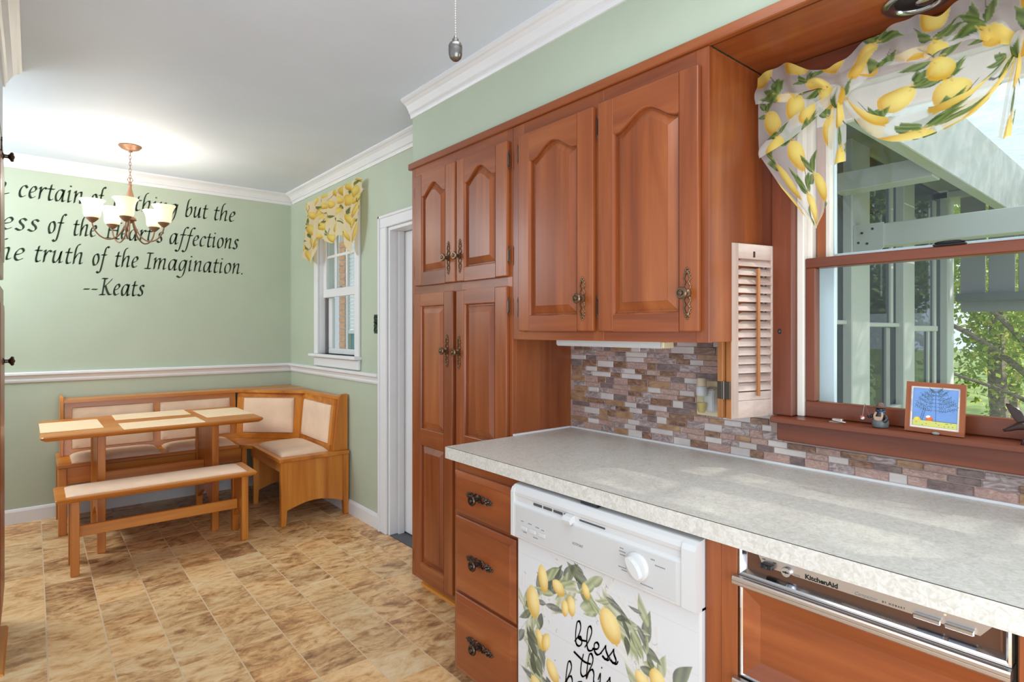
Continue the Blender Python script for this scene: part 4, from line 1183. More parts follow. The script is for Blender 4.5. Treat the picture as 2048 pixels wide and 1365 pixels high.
_p = SHADE.node_tree.nodes['Principled BSDF']; _p.inputs['Base Color'].default_value = rgb(255, 240, 214); _p.inputs['Roughness'].default_value = .4
_p.inputs['Transmission Weight'].default_value = 0.0
_p.inputs['Emission Color'].default_value = (1.0, 0.83, 0.56, 1); _p.inputs['Emission Strength'].default_value = 0.62
BULB = mat('lit_bulb', (1, .95, .85, 1), .4, emit=(1, .9, .72, 1), estr=9)
R0 = .195; 
for k_ in range(5):
    a = math.radians(-103 + k_*72)
    dx, dy = math.cos(a), math.sin(a)
    sx_, sy_ = cx + dx*R0, cy + dy*R0
    bm = B(); pr = [(.018, 1.975), (.030, 1.93), (.060, 1.872), (.105, 1.842), (.150, 1.852), (.182, 1.888), (.195, 1.925), (.195, 1.945)]
    tube(bm, spline([(cx + dx*r_, cy + dy*r_, z_) for r_, z_ in pr], 5), .0045, 8)
    arm = obj('arm', bm, COPPER, ch, True)
    bm = B(); lathe(bm, [(.006, 1.962), (.012, 1.966), (.018, 1.972), (.030, 1.984), (.033, 1.992), (.030, 1.996), (.004, 1.997)], (sx_, sy_, -.03), 'z', 18); obj('cup', bm, COPPER, arm, True)
    bm = B(); prf = [(.030, 1.990), (.041, 1.998), (.045, 2.015), (.046, 2.040), (.050, 2.068), (.058, 2.088), (.068, 2.099), (.0665, 2.101), (.056, 2.090), (.048, 2.069), (.044, 2.04), (.043, 2.015), (.038, 2.0), (.030, 1.994)]
    loops = [[(sx_ + r_*math.cos(2*math.pi*i/24), sy_ + r_*math.sin(2*math.pi*i/24), z_ - .03) for i in range(24)] for r_, z_ in prf]
    loft(bm, loops, True, False, False); obj('shade', bm, SHADE, arm, True)
    bm = B(); ball(bm, (sx_, sy_, 2.015), .018, .018, .026, 12); obj('bulb', bm, BULB, arm, True)
    lamp('chandelier_lamp', 'POINT', (sx_, sy_, 2.088), 1.75, (1.0, .94, .88), .05)

# ---- quotation on the wall
wl = thing('wall_lettering', 'dark green italic quotation lettered on the sage back wall', 'lettering', (.6, YB, 1.56))
Pw = lambda a, b_: (a, YB - .0012, b_)
def line_of(words, xh, zfun):
    bm = B()
    for t, x0, x1 in words: word(bm, t, x0, x1, zfun((x0 + x1)/2), xh, Pw, .100)
    obj('text_line', bm, TEXTG, wl)
XH = .080
line_of([('I', -.62, -.58), ('am', -.46, -.115), ('certain', -.072, .272), ('of', .318, .385), ('nothing', .445, .855), ('but', .908, 1.058), ('the', 1.105, 1.262)], XH, lambda x: 2.170 - .008*x)
line_of([('holiness', -.50, .026), ('of', .080, .158), ('the', .215, .348), ("Heart's", .405, .755), ('affections', .800, 1.285)], XH, lambda x: 1.945 - .004*x)
line_of([('and', -.52, -.28), ('the', -.235, -.045), ('truth', .006, .272), ('of', .325, .402), ('the', .455, .597), ('Imagination.', .645, 1.33)], XH, lambda x: 1.745 - .004*x)
line_of([('--', .272, .355), ('Keats', .372, .632)], XH, lambda x: 1.535)

# ---- switch plate
sp = thing('switch_plate', 'ornate dark green metal switch plate beside the white doorway', 'switch', (XR, 3.42, 1.32))
SWM = mat('verdigris_metal', rgb(58, 78, 58), .4, .6)
bm = B(); box(bm, XR - .006, XR - .0005, 3.385, 3.458, 1.260, 1.382, .002); 
for s in (1, -1):
    for t in (1, -1):
        tube(bm, spline([(XR - .007, 3.4215 + s*.004, 1.321 + t*.018), (XR - .008, 3.4215 + s*.022, 1.321 + t*.028), (XR - .008, 3.4215 + s*.026, 1.321 + t*.046), (XR - .008, 3.4215 + s*.010, 1.321 + t*.050), (XR - .008, 3.4215 + s*.008, 1.321 + t*.040)], 4), .003, 5)
        ball(bm, (XR - .007, 3.4215 + s*.03, 1.321 + t*.012), .003, .005, .005, 6)
obj('plate', bm, SWM, sp, True)
bm = B(); prism(bm, [(XR - .006, 1.312), (XR - .006, 1.330), (XR - .020, 1.336), (XR - .020, 1.330)], 'y', 3.417, 3.426); obj('toggle', bm, PEWTER, sp)

# ================================================================== FABRICS
def lemon_canvas(W, H, n, seed, s, white_a=.62, bg=(238, 234, 224), dens=1.0, nl=(3, 5)):
    c = Canvas(W, H, rgb(*bg), white_a); r = random.Random(seed)
    pts = []
    for _ in range(4000):
        p = (r.uniform(0, W), r.uniform(0, H))
        if all((p[0]-q[0])**2 + (p[1]-q[1])**2 > (s*1.75/dens)**2 for q in pts): pts.append(p)
        if len(pts) >= n: break
    for (x, y) in pts:
        an = r.uniform(.6, 2.4); L = s*r.uniform(.48, .60)
        sx, sy = x - math.cos(an)*L*1.05, y - math.sin(an)*L*1.05
        bx, by = sx + r.uniform(-.7, .7)*s, sy - r.uniform(.3, .9)*s
        c.line([(sx, sy), ((sx+bx)/2 + r.uniform(-.1, .1)*s, (sy+by)/2), (bx, by)], max(1.5, s*.05), rgb(92, 82, 74), .9, .95)
        for k_ in range(r.randint(*nl)):
            al = an + math.pi + r.uniform(-1.5, 1.5)
            c.leaf(sx + r.uniform(-.1, .1)*s, sy + r.uniform(-.1, .1)*s, s*r.uniform(.55, .95), s*r.uniform(.13, .2), al, rgb(52, 78, 40), rgb(140, 158, 84), .95, .96)
        c.lemon(x, y, L, L*r.uniform(.66, .78), an, rgb(214, 164, 40), rgb(250, 226, 120), .95, .93)
        for k_ in range(6): c.lemon(sx + r.gauss(0, s*.09), sy + r.gauss(0, s*.09), s*.05, s*.03, r.uniform(0, 3), rgb(196, 150, 70), rgb(226, 198, 130), .8, .9)
    return c
def interp(tab):
    tab = np.array(tab, float)
    return lambda s: np.interp(s, tab[:, 0], tab[:, 1])
def smooth_interp(pts, n=200):
    q = spline([(x, y, 0) for x, y in pts], 12); q = np.array([(p.x, p.y) for p in q])
    d = np.r_[0, np.cumsum(np.hypot(*np.diff(q, axis=0).T))]; d /= d[-1]
    return lambda s: (np.interp(s, d, q[:, 0]), np.interp(s, d, q[:, 1]))

kv = thing('window_valance', 'sheer lemon print valance with knotted swag over the counter window', 'curtain', (1.72, .6, 2.0))
C1 = lemon_canvas(760, 520, 60, 3, 84, .40, (240, 238, 236), 1.5)
XV = 1.712
top = smooth_interp([(.876, 2.052), (.855, 2.056), (.83, 2.060), (.80, 2.066), (.775, 2.060), (.745, 2.040), (.715, 2.018), (.685, 2.012), (.655, 2.012), (.63, 2.018), (.605, 2.036), (.575, 2.048), (.545, 2.056), (.50, 2.066), (.465, 2.070), (.44, 2.058), (.42, 2.050), (.40, 2.056), (.375, 2.066), (.345, 2.074), (.31, 2.078), (.27, 2.076), (.2, 2.074), (.12, 2.076), (.03, 2.06), (-.05, 2.07)])
# header: rod pocket and ruffle
def Phead(u, v):
    y, zt = top(u)
    zb = 1.960 + .008*np.sin(y*38) - .034*np.exp(-((y - .63)/.05)**2) - .034*np.exp(-((y - .26)/.05)**2)
    z = zt + (zb - zt)*v
    x = XV - .012 + .007*np.sin(y*95 + 3*v) - .010*np.sin(np.pi*np.clip((v - .35)/.6, 0, 1))
    return x, y, z
sheet('header', 260, 36, Phead, C1, SHEER, kv, lambda u, v: ((u*1.25) % 1.0, .05 + v*.22))
# swags between knots
def swag(ya, yb, zk, tb, bot, name, seed_u):
    bc = smooth_interp(bot)
    def P(u, v):
        yt = ya + (yb - ya)*u
        zt = np.full_like(u, 1.992) - .05*np.maximum(np.exp(-(u/.05)**2), np.exp(-((1-u)/.05)**2))
        yb_, zb_ = bc(u)
        vv = v
        y = yt + (yb_ - yt)*vv; z = zt + (zb_ - zt)*vv
        x = XV - .006 - .030*np.sin(np.pi*u)*vv + .006*np.sin(vv*17 + 6*u)*np.sin(np.pi*u) + .004*np.sin(u*40)*(1-vv)
        return x, y, z
    sheet(name, 190, 130, P, C1, SHEER, kv, lambda u, v: (seed_u + u*.5, .22 + v*.6))
    # turned-up hem: second layer along the lower edge
    def P2(u, v):
        yb_, zb_ = bc(u)
        wd = .012 + .052*np.sin(np.pi*np.clip(u, 0, 1))**.7
        return XV - .014 - .034*np.sin(np.pi*u) - .008*np.sin(np.pi*v), yb_ + 0*v, zb_ - .002 + wd*(1-v)
    sheet(name + '_hem', 190, 40, P2, C2, SHEER, kv, lambda u, v: (.1 + seed_u + u*.4, .1 + v*.25))
C2 = lemon_canvas(700, 420, 44, 9, 84, .60, (222, 221, 216), 1.5)
swag(.634, .268, 1.92, None, [(.634, 1.905), (.61, 1.862), (.585, 1.824), (.55, 1.785), (.509, 1.760), (.46, 1.752), (.418, 1.757), (.375, 1.772), (.34, 1.790), (.30, 1.835), (.268, 1.905)], 'swag', .05)
swag(.262, -.10, 1.92, None, [(.262, 1.905), (.23, 1.85), (.18, 1.79), (.10, 1.755), (.02, 1.77), (-.06, 1.83), (-.10, 1.905)], 'swag', .4)
# cascade at the left end
Lc = interp([(0, .877), (.35, .874), (.55, .870), (.72, .800), (.88, .735), (1, .701)]); Lz = interp([(0, 1.985), (.35, 1.87), (.55, 1.815), (.72, 1.70), (.88, 1.61), (1, 1.568)])
Rc = interp([(0, .640), (.35, .652), (.6, .664), (.8, .664), (.92, .682), (1, .699)]); Rz = interp([(0, 1.955), (.35, 1.83), (.6, 1.72), (.8, 1.645), (.92, 1.60), (1, 1.567)])
def Pcas(u, v):
    y = Lc(v) + (Rc(v) - Lc(v))*u; z = Lz(v) + (Rz(v) - Lz(v))*u
    return XV - .008 + .010*np.sin(u*11 + 1.0)*(1 - .5*v) - .01*v, y, z
sheet('cascade', 130, 170, Pcas, C1, SHEER, kv, lambda u, v: (.42 + u*.42, .2 + v*.78))
def Pfold(u, v):
    y = .862 + (.640 - .862)*u; z = 1.815 + (1.925 - 1.815)*u**.9
    return XV - .022 - .006*np.sin(np.pi*v), y - .0*v, z + (.012 + .030*np.sin(np.pi*np.clip(u*.9 + .1, 0, 1)))*(1 - 2*v)*.7
sheet('cascade_fold', 110, 30, Pfold, C2, SHEER, kv, lambda u, v: (.3 + u*.4, .55 + v*.2))
def knot(y, z, name, tail):
    def P(u, v):
        a = 2*np.pi*u; b = np.pi*(v*.96 + .02)
        r = 1 + .16*np.sin(5*a + 2*b)
        return XV - .030 + .016*np.sin(b)*np.cos(a)*r, y + .016*np.sin(b)*np.sin(a)*r, z + .030*np.cos(b)
    sheet(name, 40, 26, P, C2, SHEER_D, kv, lambda u, v: (.2 + u*.12, .3 + v*.15))
    (ya, za), (yb_, zb_), wd = tail
    def P2(u, v):
        yc = y + (yb_ - y)*v; zc = z - .005 + (zb_ - z)*v; ww = wd*(.35 + .65*np.minimum(1, v*2.2))
        return XV - .034 + .008*np.sin(u*7), yc + ww*(.5 - u), zc - .006*np.sin(u*3)
    sheet('tie_tail', 40, 60, P2, C2, SHEER_D, kv, lambda u, v: (.62 + u*.14, .1 + v*.32))
SHEER_D = SHEER
knot(.638, 1.915, 'knot', ((.638, 1.91), (.640, 1.742), .044))
knot(.262, 1.915, 'knot', ((.262, 1.91), (.288, 1.722), .022))

dv = thing('window_valance', 'yellow lemon print valance over the narrow dining window', 'curtain', (XR - .04, 4.1, 2.2))
C3 = lemon_canvas(420, 300, 70, 21, 46, .97, (240, 222, 186), 1.6, (1, 2))
dbot = smooth_interp([(4.60, 1.90), (4.56, 1.86), (4.48, 1.83), (4.39, 1.795), (4.32, 1.86), (4.26, 1.955), (4.17, 1.955), (4.08, 1.925), (4.0, 1.905), (3.92, 1.92), (3.85, 1.945), (3.79, 1.90), (3.73, 1.83), (3.685, 1.792), (3.64, 1.83), (3.60, 1.92), (3.575, 2.0)])
def Pdv(u, v):
    yt = 4.530 + (3.56 - 4.530)*u
    zt = 2.282 + .007*np.sin(u*47)
    yb_, zb_ = dbot(u)
    y = yt + (yb_ - yt)*v**1.3; z = zt + (zb_ - zt)*v
    hd = np.exp(-((v - .26)/.06)**2)
    x = XR - .056 + .017*np.sin(u*46 + 1.8*v + .6*np.sin(u*17))*(1 - .45*v) - .012*v + .012*hd
    return x, y, z
SHEER2 = colmat('lemon_curtain_fabric', True)
sheet('panel', 220, 130, Pdv, C3, SHEER2, dv, lambda u, v: (u, v))
bm = B(); tube(bm, [(XR - .028, 4.50, 2.225), (XR - .028, 3.60, 2.225)], .005, 8); tube(bm, [(XR - .001, 4.50, 2.225), (XR - .028, 4.50, 2.225)], .005, 6); tube(bm, [(XR - .001, 3.60, 2.225), (XR - .028, 3.60, 2.225)], .005, 6); obj('rod', bm, WHITE, dv, True)

# ================================================================== SHUTTER
sh = thing('shutter', 'folded pale wood louvred shutter standing open beside the window', 'shutter', (1.69, .88, 1.015))
SP0 = Vector((1.597, .900, 1.015)); sdir = Vector((.190, -.046, 0)).normalized(); snrm = Vector((-.235, -.972, 0)).normalized()
SM = Matrix((( sdir.x, snrm.x, 0, SP0.x), (sdir.y, snrm.y, 0, SP0.y), (0, 0, 1, SP0.z), (0, 0, 0, 1)))
def sobj(name, bm, m, parent, smooth=False):
    bm.transform(SM); return obj(name, bm, m, parent, smooth)
SWD, SHH = .1955, .527
# local: x along, y toward the viewer (0 = front face, negative = behind), z up
def sbox(name, a0, a1, c0, c1, z0, z1, m, parent, bev=.0015):
    bm = B(); box(bm, a0, a1, c0, c1, z0, z1, bev); return sobj(name, bm, m, parent)
fpnl = group_part('front_leaf', sh)
sbox('stile', 0, .030, -.020, 0, 0, SHH, [SH_V], fpnl); sbox('stile', SWD - .026, SWD, -.020, 0, 0, SHH, [SH_V], fpnl)
sbox('edge_strip', -.0012, .0, -.0195, -.0005, .001, SHH - .001, SH_D, fpnl, 0)
sbox('rail', .030, SWD - .026, -.0195, -.0005, SHH - .046, SHH, SH_H, fpnl); sbox('rail', .030, SWD - .026, -.0195, -.0005, 0, .052, SH_H, fpnl)
sbox('rail', .030, SWD - .026, -.0185, -.002, .0525, .078, SH_H, fpnl)
lv = None; NL = 15
for i in range(NL):
    zc = .094 + i*(SHH - .046 - .094 - .010)/(NL - 1)
    bm = B(); pts = []
    for a in range(8):
        t = 2*math.pi*a/8; e_, f_ = .0155*math.cos(t), .0032*math.sin(t); an = math.radians(52)
        pts.append((-.009 + e_*math.cos(an) + f_*math.sin(an), zc - e_*math.sin(an) + f_*math.cos(an)))
    prism(bm, pts, 'x', .029, SWD - .025)
    sobj('louver', bm, SH_H, fpnl)
sbox('tilt_rod', .098, .107, .004, .013, .066, SHH - .074, SH_D, fpnl, .001)
bm = B(); lathe(bm, [(.004, 0), (.0035, .008), (.004, .014), (.0085, .018), (.009, .022), (.006, .025), (.001, .026)], (SWD - .011, 0, .262), 'y', 14); sobj('knob', bm, BLACKP, fpnl, True)
sbox('keyhole_slot', .091, .099, 0, .0006, SHH - .040, SHH - .022, mat('slot_dark', rgb(60, 30, 16), .8), fpnl, 0)
rl = group_part('rear_leaf', sh)
sbox('stile', -.010, .020, -.046, -.026, .001, SHH - .002, SH_D, rl); sbox('stile', SWD - .030, SWD + .006, -.046, -.026, .001, SHH - .002, SH_V, rl)
sbox('rail', .020, SWD - .030, -.0455, -.0265, SHH - .046, SHH - .003, SH_H, rl); sbox('rail', .020, SWD - .030, -.0455, -.0265, .002, .078, SH_H, rl)
for i in range(NL):
    zc = .094 + i*(SHH - .046 - .094 - .010)/(NL - 1)
    bm = B(); prism(bm, [(-.044, zc - .013), (-.041, zc - .013), (-.028, zc + .012), (-.031, zc + .012)], 'x', .019, SWD - .029); sobj('louver', bm, SH_H, rl)
for zc in (.085, SHH - .085):
    bm = B(); box(bm, -.0065, -.0015, -.0258, -.001, zc - .026, zc + .026, .0006); box(bm, -.0125, -.0102, -.044, -.0262, zc - .026, zc + .026, .0006); tube(bm, [(-.008, -.0235, zc - .027), (-.008, -.0235, zc + .027)], .0035, 6)
    sobj('hinge', bm, mat('hinge_steel', rgb(96, 88, 80), .4, .8), fpnl)

# ================================================================== OUTLET
ol = thing('outlet', 'ivory double outlet plate on the mosaic backsplash behind the shutter', 'outlet', (XW - .010, 1.085, 1.05))
boxo('plate', (XW - .015, XW - .0092, 1.028, 1.143, .984, 1.106), PLASTER_IV, ol, .003, 2)
for y in (1.060, 1.112):
    for z in (1.022, 1.068):
        bm = B(); lathe(bm, [(.0145, 0), (.0145, -.002), (.001, -.002)], (XW - .0150, y, z), 'x', 16)
        r_ = obj('receptacle', bm, PLASTER_IV, ol)
        bm = B()
        for s in (-.005, .005): box(bm, XW - .0175, XW - .0168, y + s - .0008, y + s + .0008, z - .003, z + .005)
        obj('slot', bm, BLACKP, r_)
af = thing('air_freshener', 'white plug-in air freshener with pale yellow oil in the outlet', 'air freshener', (1.765, 1.10, 1.0))
ax, ay = 1.752, 1.096
bm = B(); prism(bm, [(XW - .0175, 1.000), (1.768, 1.002), (1.762, 1.010), (1.762, 1.060), (1.768, 1.078), (XW - .0175, 1.088)], 'y', 1.060, 1.094); bmesh.ops.bevel(bm, geom=bm.edges[:], offset=.003, segments=2, affect='EDGES'); obj('housing', bm, WHITEG, af)
bm = B(); lathe(bm, [(.017, 1.058), (.0185, 1.062), (.0185, 1.086), (.016, 1.090), (.001, 1.090)], (ax, ay, 0), 'z', 18); obj('collar', bm, WHITEG, af, True)
bm = B(); lathe(bm, [(.0165, 1.0905), (.0165, 1.112), (.014, 1.118), (.001, 1.119)], (ax, ay, 0), 'z', 18); obj('cap', bm, mat('tan_cap', rgb(206, 184, 156), .45), af, True)
OILG = glass('oil_bottle_glass', (.95, .96, .92, 1))
bm = B(); lathe(bm, [(.001, .999), (.010, .9995), (.013, 1.004), (.0185, 1.036), (.0185, 1.050), (.014, 1.057)], (ax, ay, 0), 'z', 16); obj('bottle', bm, OILG, af, True)
OIL = mat('yellow_oil', rgb(232, 208, 140), .2); OIL.node_tree.nodes['Principled BSDF'].inputs['Transmission Weight'].default_value = .35
bm = B(); lathe(bm, [(.001, 1.0005), (.009, 1.001), (.012, 1.005), (.0172, 1.034), (.001, 1.034)], (ax, ay, 0), 'z', 16); obj('oil', bm, OIL, af, True)

# ================================================================== RECESSED LIGHT
rc = thing('recessed_light', 'round chrome recessed downlight in the wooden panel above the window', 'lamp', (1.672, .452, 2.092))
bm = B(); lathe(bm, [(.074, 2.0918), (.073, 2.087), (.062, 2.084), (.055, 2.0855), (.050, 2.0905), (.050, 2.0915)], (1.672, .452, 0), 'z', 36); obj('trim_ring', bm, CHROME, rc, True)
bm = B(); lathe(bm, [(.048, 2.0912), (.034, 2.0895), (.001, 2.0895)], (1.672, .452, 0), 'z', 28); obj('baffle', bm, BLACKP, rc, True)
bm = B(); ball(bm, (1.684, .440, 2.089), .020, .020, .006, 16); obj('bulb', bm, CHROME, rc, True)

# ================================================================== PULL CHAIN
px_, py_ = .70, 1.032
pc = thing('pull_chain', 'beaded metal pull chain with a grey acorn weight hanging from the ceiling', 'pull chain', (px_, py_, ZC))
bm = B(); lathe(bm, [(.05, ZC - .0002), (.05, ZC - .012), (.03, ZC - .02), (.004, ZC - .024)], (px_, py_, 0), 'z', 24); obj('rosette', bm, WHITE, pc, True)
bm = B(); zz = ZC - .026
while zz > 1.915:
    bmesh.ops.create_icosphere(bm, subdivisions=1, radius=.0016, matrix=Matrix.Translation((px_, py_, zz))); zz -= .0052
tube(bm, [(px_, py_, ZC - .02), (px_, py_, 1.915)], .0005, 4); obj('chain', bm, BRUSHED, pc)
bm = B(); zb = 1.8605
lathe(bm, [(.001, zb), (.007, zb + .0008), (.0125, zb + .006), (.0145, zb + .014), (.0150, zb + .024), (.0150, zb + .0252), (.0143, zb + .026), (.0143, zb + .027), (.0148, zb + .028), (.0146, zb + .033), (.012, zb + .038), (.007, zb + .041), (.007, zb + .046), (.0045, zb + .048), (.003, zb + .053), (.001, zb + .056)], (px_, py_, 0), 'z', 24); obj('weight', bm, mat('gunmetal', rgb(120, 116, 112), .25, .85), pc, True)

# ================================================================== ON THE SILL
ZS = 1.018
lt = thing('sash_latch', 'small silver metal latch lying on the window sill near the shutter', 'latch', (1.755, .667, ZS))
bm = B(); box(bm, 1.745, 1.768, .648, .686, ZS, ZS + .004, .001); box(bm, 1.748, 1.764, .652, .680, ZS + .004, ZS + .012, .003, 2); tube(bm, [(1.744, .672, ZS + .007), (1.742, .640, ZS + .004)], .003, 6); obj('body', bm, BRUSHED, lt)

fg = thing('figurine', 'small dark figurine in a brown hat holding a fishing pole', 'figurine', (1.758, .562, ZS))
fx, fy = 1.758, .560
FBLK = mat('figurine_black', rgb(34, 32, 34), .3); FTAN = mat('figurine_tan', rgb(170, 140, 118), .4); FGRY = mat('figurine_grey', rgb(88, 92, 92), .35); FHAT = mat('figurine_hat', rgb(104, 72, 56), .4); FBLU = mat('figurine_blue', rgb(50, 90, 130), .4)
bm = B(); lathe(bm, [(.001, ZS), (.017, ZS), (.019, ZS + .006), (.018, ZS + .018), (.015, ZS + .030), (.011, ZS + .040), (.001, ZS + .043)], (fx, fy, 0), 'z', 16); obj('body', bm, FBLK, fg, True)
bm = B(); lathe(bm, [(.0185, ZS + .002), (.0202, ZS + .010), (.0195, ZS + .019), (.018, ZS + .021)], (fx - .001, fy, 0), 'z', 14); obj('trousers', bm, FGRY, fg, True)
bm = B()
for s in (1, -1): tube(bm, spline([(fx - .010, fy + s*.007, ZS + .041), (fx - .016, fy + s*.009, ZS + .032), (fx - .019, fy + s*.006, ZS + .022)], 4), .003, 6)
box(bm, fx - .020, fx - .016, fy - .008, fy + .008, ZS + .020, ZS + .031, .001); obj('vest', bm, FTAN, fg, True)
bm = B(); tube(bm, spline([(fx - .006, fy + .012, ZS + .034), (fx - .016, fy + .020, ZS + .028), (fx - .022, fy + .022, ZS + .030)], 4), [.0045]*4 + [.004]*5, 8); tube(bm, spline([(fx - .006, fy - .012, ZS + .034), (fx - .013, fy - .018, ZS + .024), (fx - .017, fy - .014, ZS + .018)], 4), .0045, 8); obj('arms', bm, FBLK, fg, True)
bm = B(); ball(bm, (fx - .002, fy, ZS + .048), .010, .0105, .010, 14); ball(bm, (fx - .011, fy + .002, ZS + .046), .006, .005, .0045, 10)
for s in (1, -1): ball(bm, (fx, fy + s*.009, ZS + .053), .002, .003, .003, 8)
obj('head', bm, FBLK, fg, True)
bm = B(); lathe(bm, [(.001, ZS + .0405), (.011, ZS + .041), (.0115, ZS + .044), (.009, ZS + .046)], (fx - .002, fy - .001, 0), 'z', 12); obj('scarf', bm, FBLU, fg, True)
bm = B(); lathe(bm, [(.016, ZS + .0545), (.0165, ZS + .056), (.009, ZS + .0575), (.0085, ZS + .064), (.006, ZS + .067), (.001, ZS + .067)], (fx - .002, fy, 0), 'z', 18); obj('hat', bm, FHAT, fg, True)
bm = B(); tube(bm, [(fx - .022, fy + .018, ZS + .027), (fx - .024, fy + .030, ZS + .064)], .0007, 5); obj('fishing_pole', bm, FHAT, fg)
bm = B(); tube(bm, [(fx - .024, fy + .030, ZS + .064), (fx - .022, fy + .036, ZS + .028)], .0003, 4); obj('fishing_line', bm, mat('line', rgb(200, 196, 190), .5), fg)
bm = B(); ball(bm, (fx - .022, fy + .036, ZS + .024), .0055, .0055, .0050, 12); bb = obj('bobber', bm, mat('bobber_white', rgb(222, 206, 200), .3), fg, True)
bm = B(); ball(bm, (fx - .0222, fy + .0372, ZS + .0256), .0054, .0054, .0045, 12); obj('bobber_top', bm, mat('bobber_red', rgb(170, 80, 72), .3), bb, True)

# framed picture leaning on the sash
pf = thing('picture_frame', 'wooden framed picture of a leafy tree with a ladder on the sill', 'picture', (1.752, .438, ZS))
a0 = math.radians(-7)
lean = math.radians(9)
def FP(a, b_, c):   # a right (-y), b up the frame, c toward the viewer
    y = .438 - a*math.cos(a0); x0 = 1.748 + a*math.sin(a0)
    return Vector((x0 + b_*math.sin(lean) - c*math.cos(lean), y, ZS + .001 + b_*math.cos(lean) + c*math.sin(lean)))
def fbox(bm, a0_, a1_, b0, b1, c0, c1):
    V = [bm.verts.new(FP(a, b_, c)) for c in (c0, c1) for a, b_ in ((a0_, b0), (a1_, b0), (a1_, b1), (a0_, b1))]
    for f in ((0,1,2,3),(7,6,5,4),(0,1,5,4),(1,2,6,5),(2,3,7,6),(3,0,4,7)): bm.faces.new([V[i] for i in f])
FW, FH, FB = .130, .128, .011
for nm, q, m in (('frame_rail', (-FW/2, FW/2, FH - FB, FH), W_H), ('frame_rail', (-FW/2, FW/2, 0, FB), W_H), ('frame_stile', (-FW/2, -FW/2 + FB, FB, FH - FB), W_V), ('frame_stile', (FW/2 - FB, FW/2, FB, FH - FB), W_V)):
    bm = B(); fbox(bm, *q, -.004, .005); obj(nm, bm, m, pf)
bm = B(); fbox(bm, -FW/2 + .005, FW/2 - .005, .005, FH - .005, -.003, -.001); obj('backing', bm, mat('card', rgb(120, 90, 60), .8), pf)
TW, THh = 300, 300
cv = Canvas(TW, THh, rgb(232, 222, 208))
cv.rect(16, 14, 284, 282, rgb(40, 44, 60)); cv.rect(18, 16, 282, 280, rgb(112, 148, 204))
for i in range(40): cv.lemon(random.uniform(20, 280), random.uniform(20, 230), 40, 30, 0, rgb(108, 144, 202), rgb(122, 158, 212), .25)
cv.rect(18, 240, 282, 280, rgb(206, 206, 110)); cv.line([(18, 240), (282, 240)], 2, rgb(30, 40, 40))
rs = random.Random(4)
for i in range(14): cv.lemon(rs.uniform(24, 278), rs.uniform(244, 274), 4, 3, 0, rgb(90, 70, 50), rgb(120, 100, 60))
INK = rgb(32, 44, 62)
cv.line([(158, 240), (154, 120), (152, 30)], 3.4, rgb(70, 82, 110))
for lv_ in range(6):
    yb = 165 - lv_*26; Lh = [118, 112, 98, 84, 62, 34][lv_]
    for s in (1, -1):
        base = (154, yb); end = (154 + s*Lh, yb - 14 - rs.uniform(0, 16)); 
        cv.line([base, ((base[0]+end[0])/2, yb + 4), end], 2.2, INK)
        for t in np.linspace(.18, 1, 9):
            bx, by = base[0] + (end[0]-base[0])*t, yb + (end[1]-yb)*t + 5*(1-t)*t*4
            for u_ in (-1, 1):
                tx, ty = bx + s*rs.uniform(3, 10), by + u_*rs.uniform(7, 13)
                cv.line([(bx, by), (tx, ty)], 1.6, INK)
                cv.leaf(tx, ty, 9, 3, rs.uniform(0, 6.3), rgb(40, 66, 62), rgb(110, 146, 130))
cv.line([(62, 240), (84, 150)], 2.4, INK); cv.line([(76, 240), (98, 150)], 2.4, INK)
for t in np.linspace(.1, .92, 7): cv.line([(62 + 22*t, 240 - 90*t), (76 + 22*t, 240 - 90*t)], 2, INK)
cv.lemon(46, 236, 20, 16, 0, rgb(222, 176, 30), rgb(246, 214, 60)); cv.lemon(120, 228, 21, 20, .3, rgb(206, 84, 34), rgb(230, 120, 54)); cv.lemon(112, 212, 14, 9, -.3, rgb(236, 226, 210), rgb(250, 244, 234)); cv.rect(18, 241, 140, 252, rgb(206, 206, 110))
def Ppic(u, v):
    n = len(u); out = np.zeros((n, 3))
    a = -FW/2 + FB - .001 + u*(FW - 2*FB + .002); b_ = FH - FB + .001 - v*(FH - 2*FB + .002); c = .001
    y = .438 - a*math.cos(a0); x0 = 1.748 + a*math.sin(a0)
    return x0 + b_*math.sin(lean) - c*math.cos(lean), y, ZS + .001 + b_*math.cos(lean) + c*math.sin(lean)
sheet('picture_print', 220, 220, Ppic, cv, PRINT, pf, smooth=False)

pb = B(); ball(pb, (1.738, .431, ZS + .004), .006, .009, .004, 8)
for v in pb.verts: v.co += Vector((noise.noise(v.co*300)*.0015, noise.noise(v.co*310)*.002, noise.noise(v.co*320)*.001))
tag(obj('pebble', pb, mat('grey_stone', rgb(150, 148, 140), .6), smooth=True), 'tiny grey pebble on the sill in front of the framed picture', 'pebble')

IRON = mat('ironwood', rgb(52, 32, 26), .18)
cw_ = thing('wood_carving', 'polished dark wood carving with an upright pointed fin on the sill', 'carving', (1.745, .262, ZS))
bm = B(); loops = []
for t, (a, zc, wy, wx) in enumerate(((.303, .030, .001, .001), (.300, .029, .004, .004), (.290, .034, .007, .007), (.275, .042, .010, .010), (.258, .046, .012, .012), (.242, .036, .012, .012), (.228, .022, .010, .010), (.218, .012, .004, .004))):
    loops.append([(1.745 + wx*math.cos(2*math.pi*i/10), a + .0, ZS + zc + wy*math.sin(2*math.pi*i/10)) for i in range(10)])
loft(bm, loops, True, True, True); obj('body', bm, IRON, cw_, True)
bm = B()
out = spline([(.298, .090, 0), (.286, .089, 0), (.270, .078, 0), (.262, .062, 0), (.262, .048, 0), (.272, .044, 0), (.280, .052, 0), (.288, .066, 0)], 4, True)
L0 = [(1.745 + .0005, p.x, ZS + p.y) for p in out]; cxm = sum(p.x for p in out)/len(out); czm = sum(p.y for p in out)/len(out)
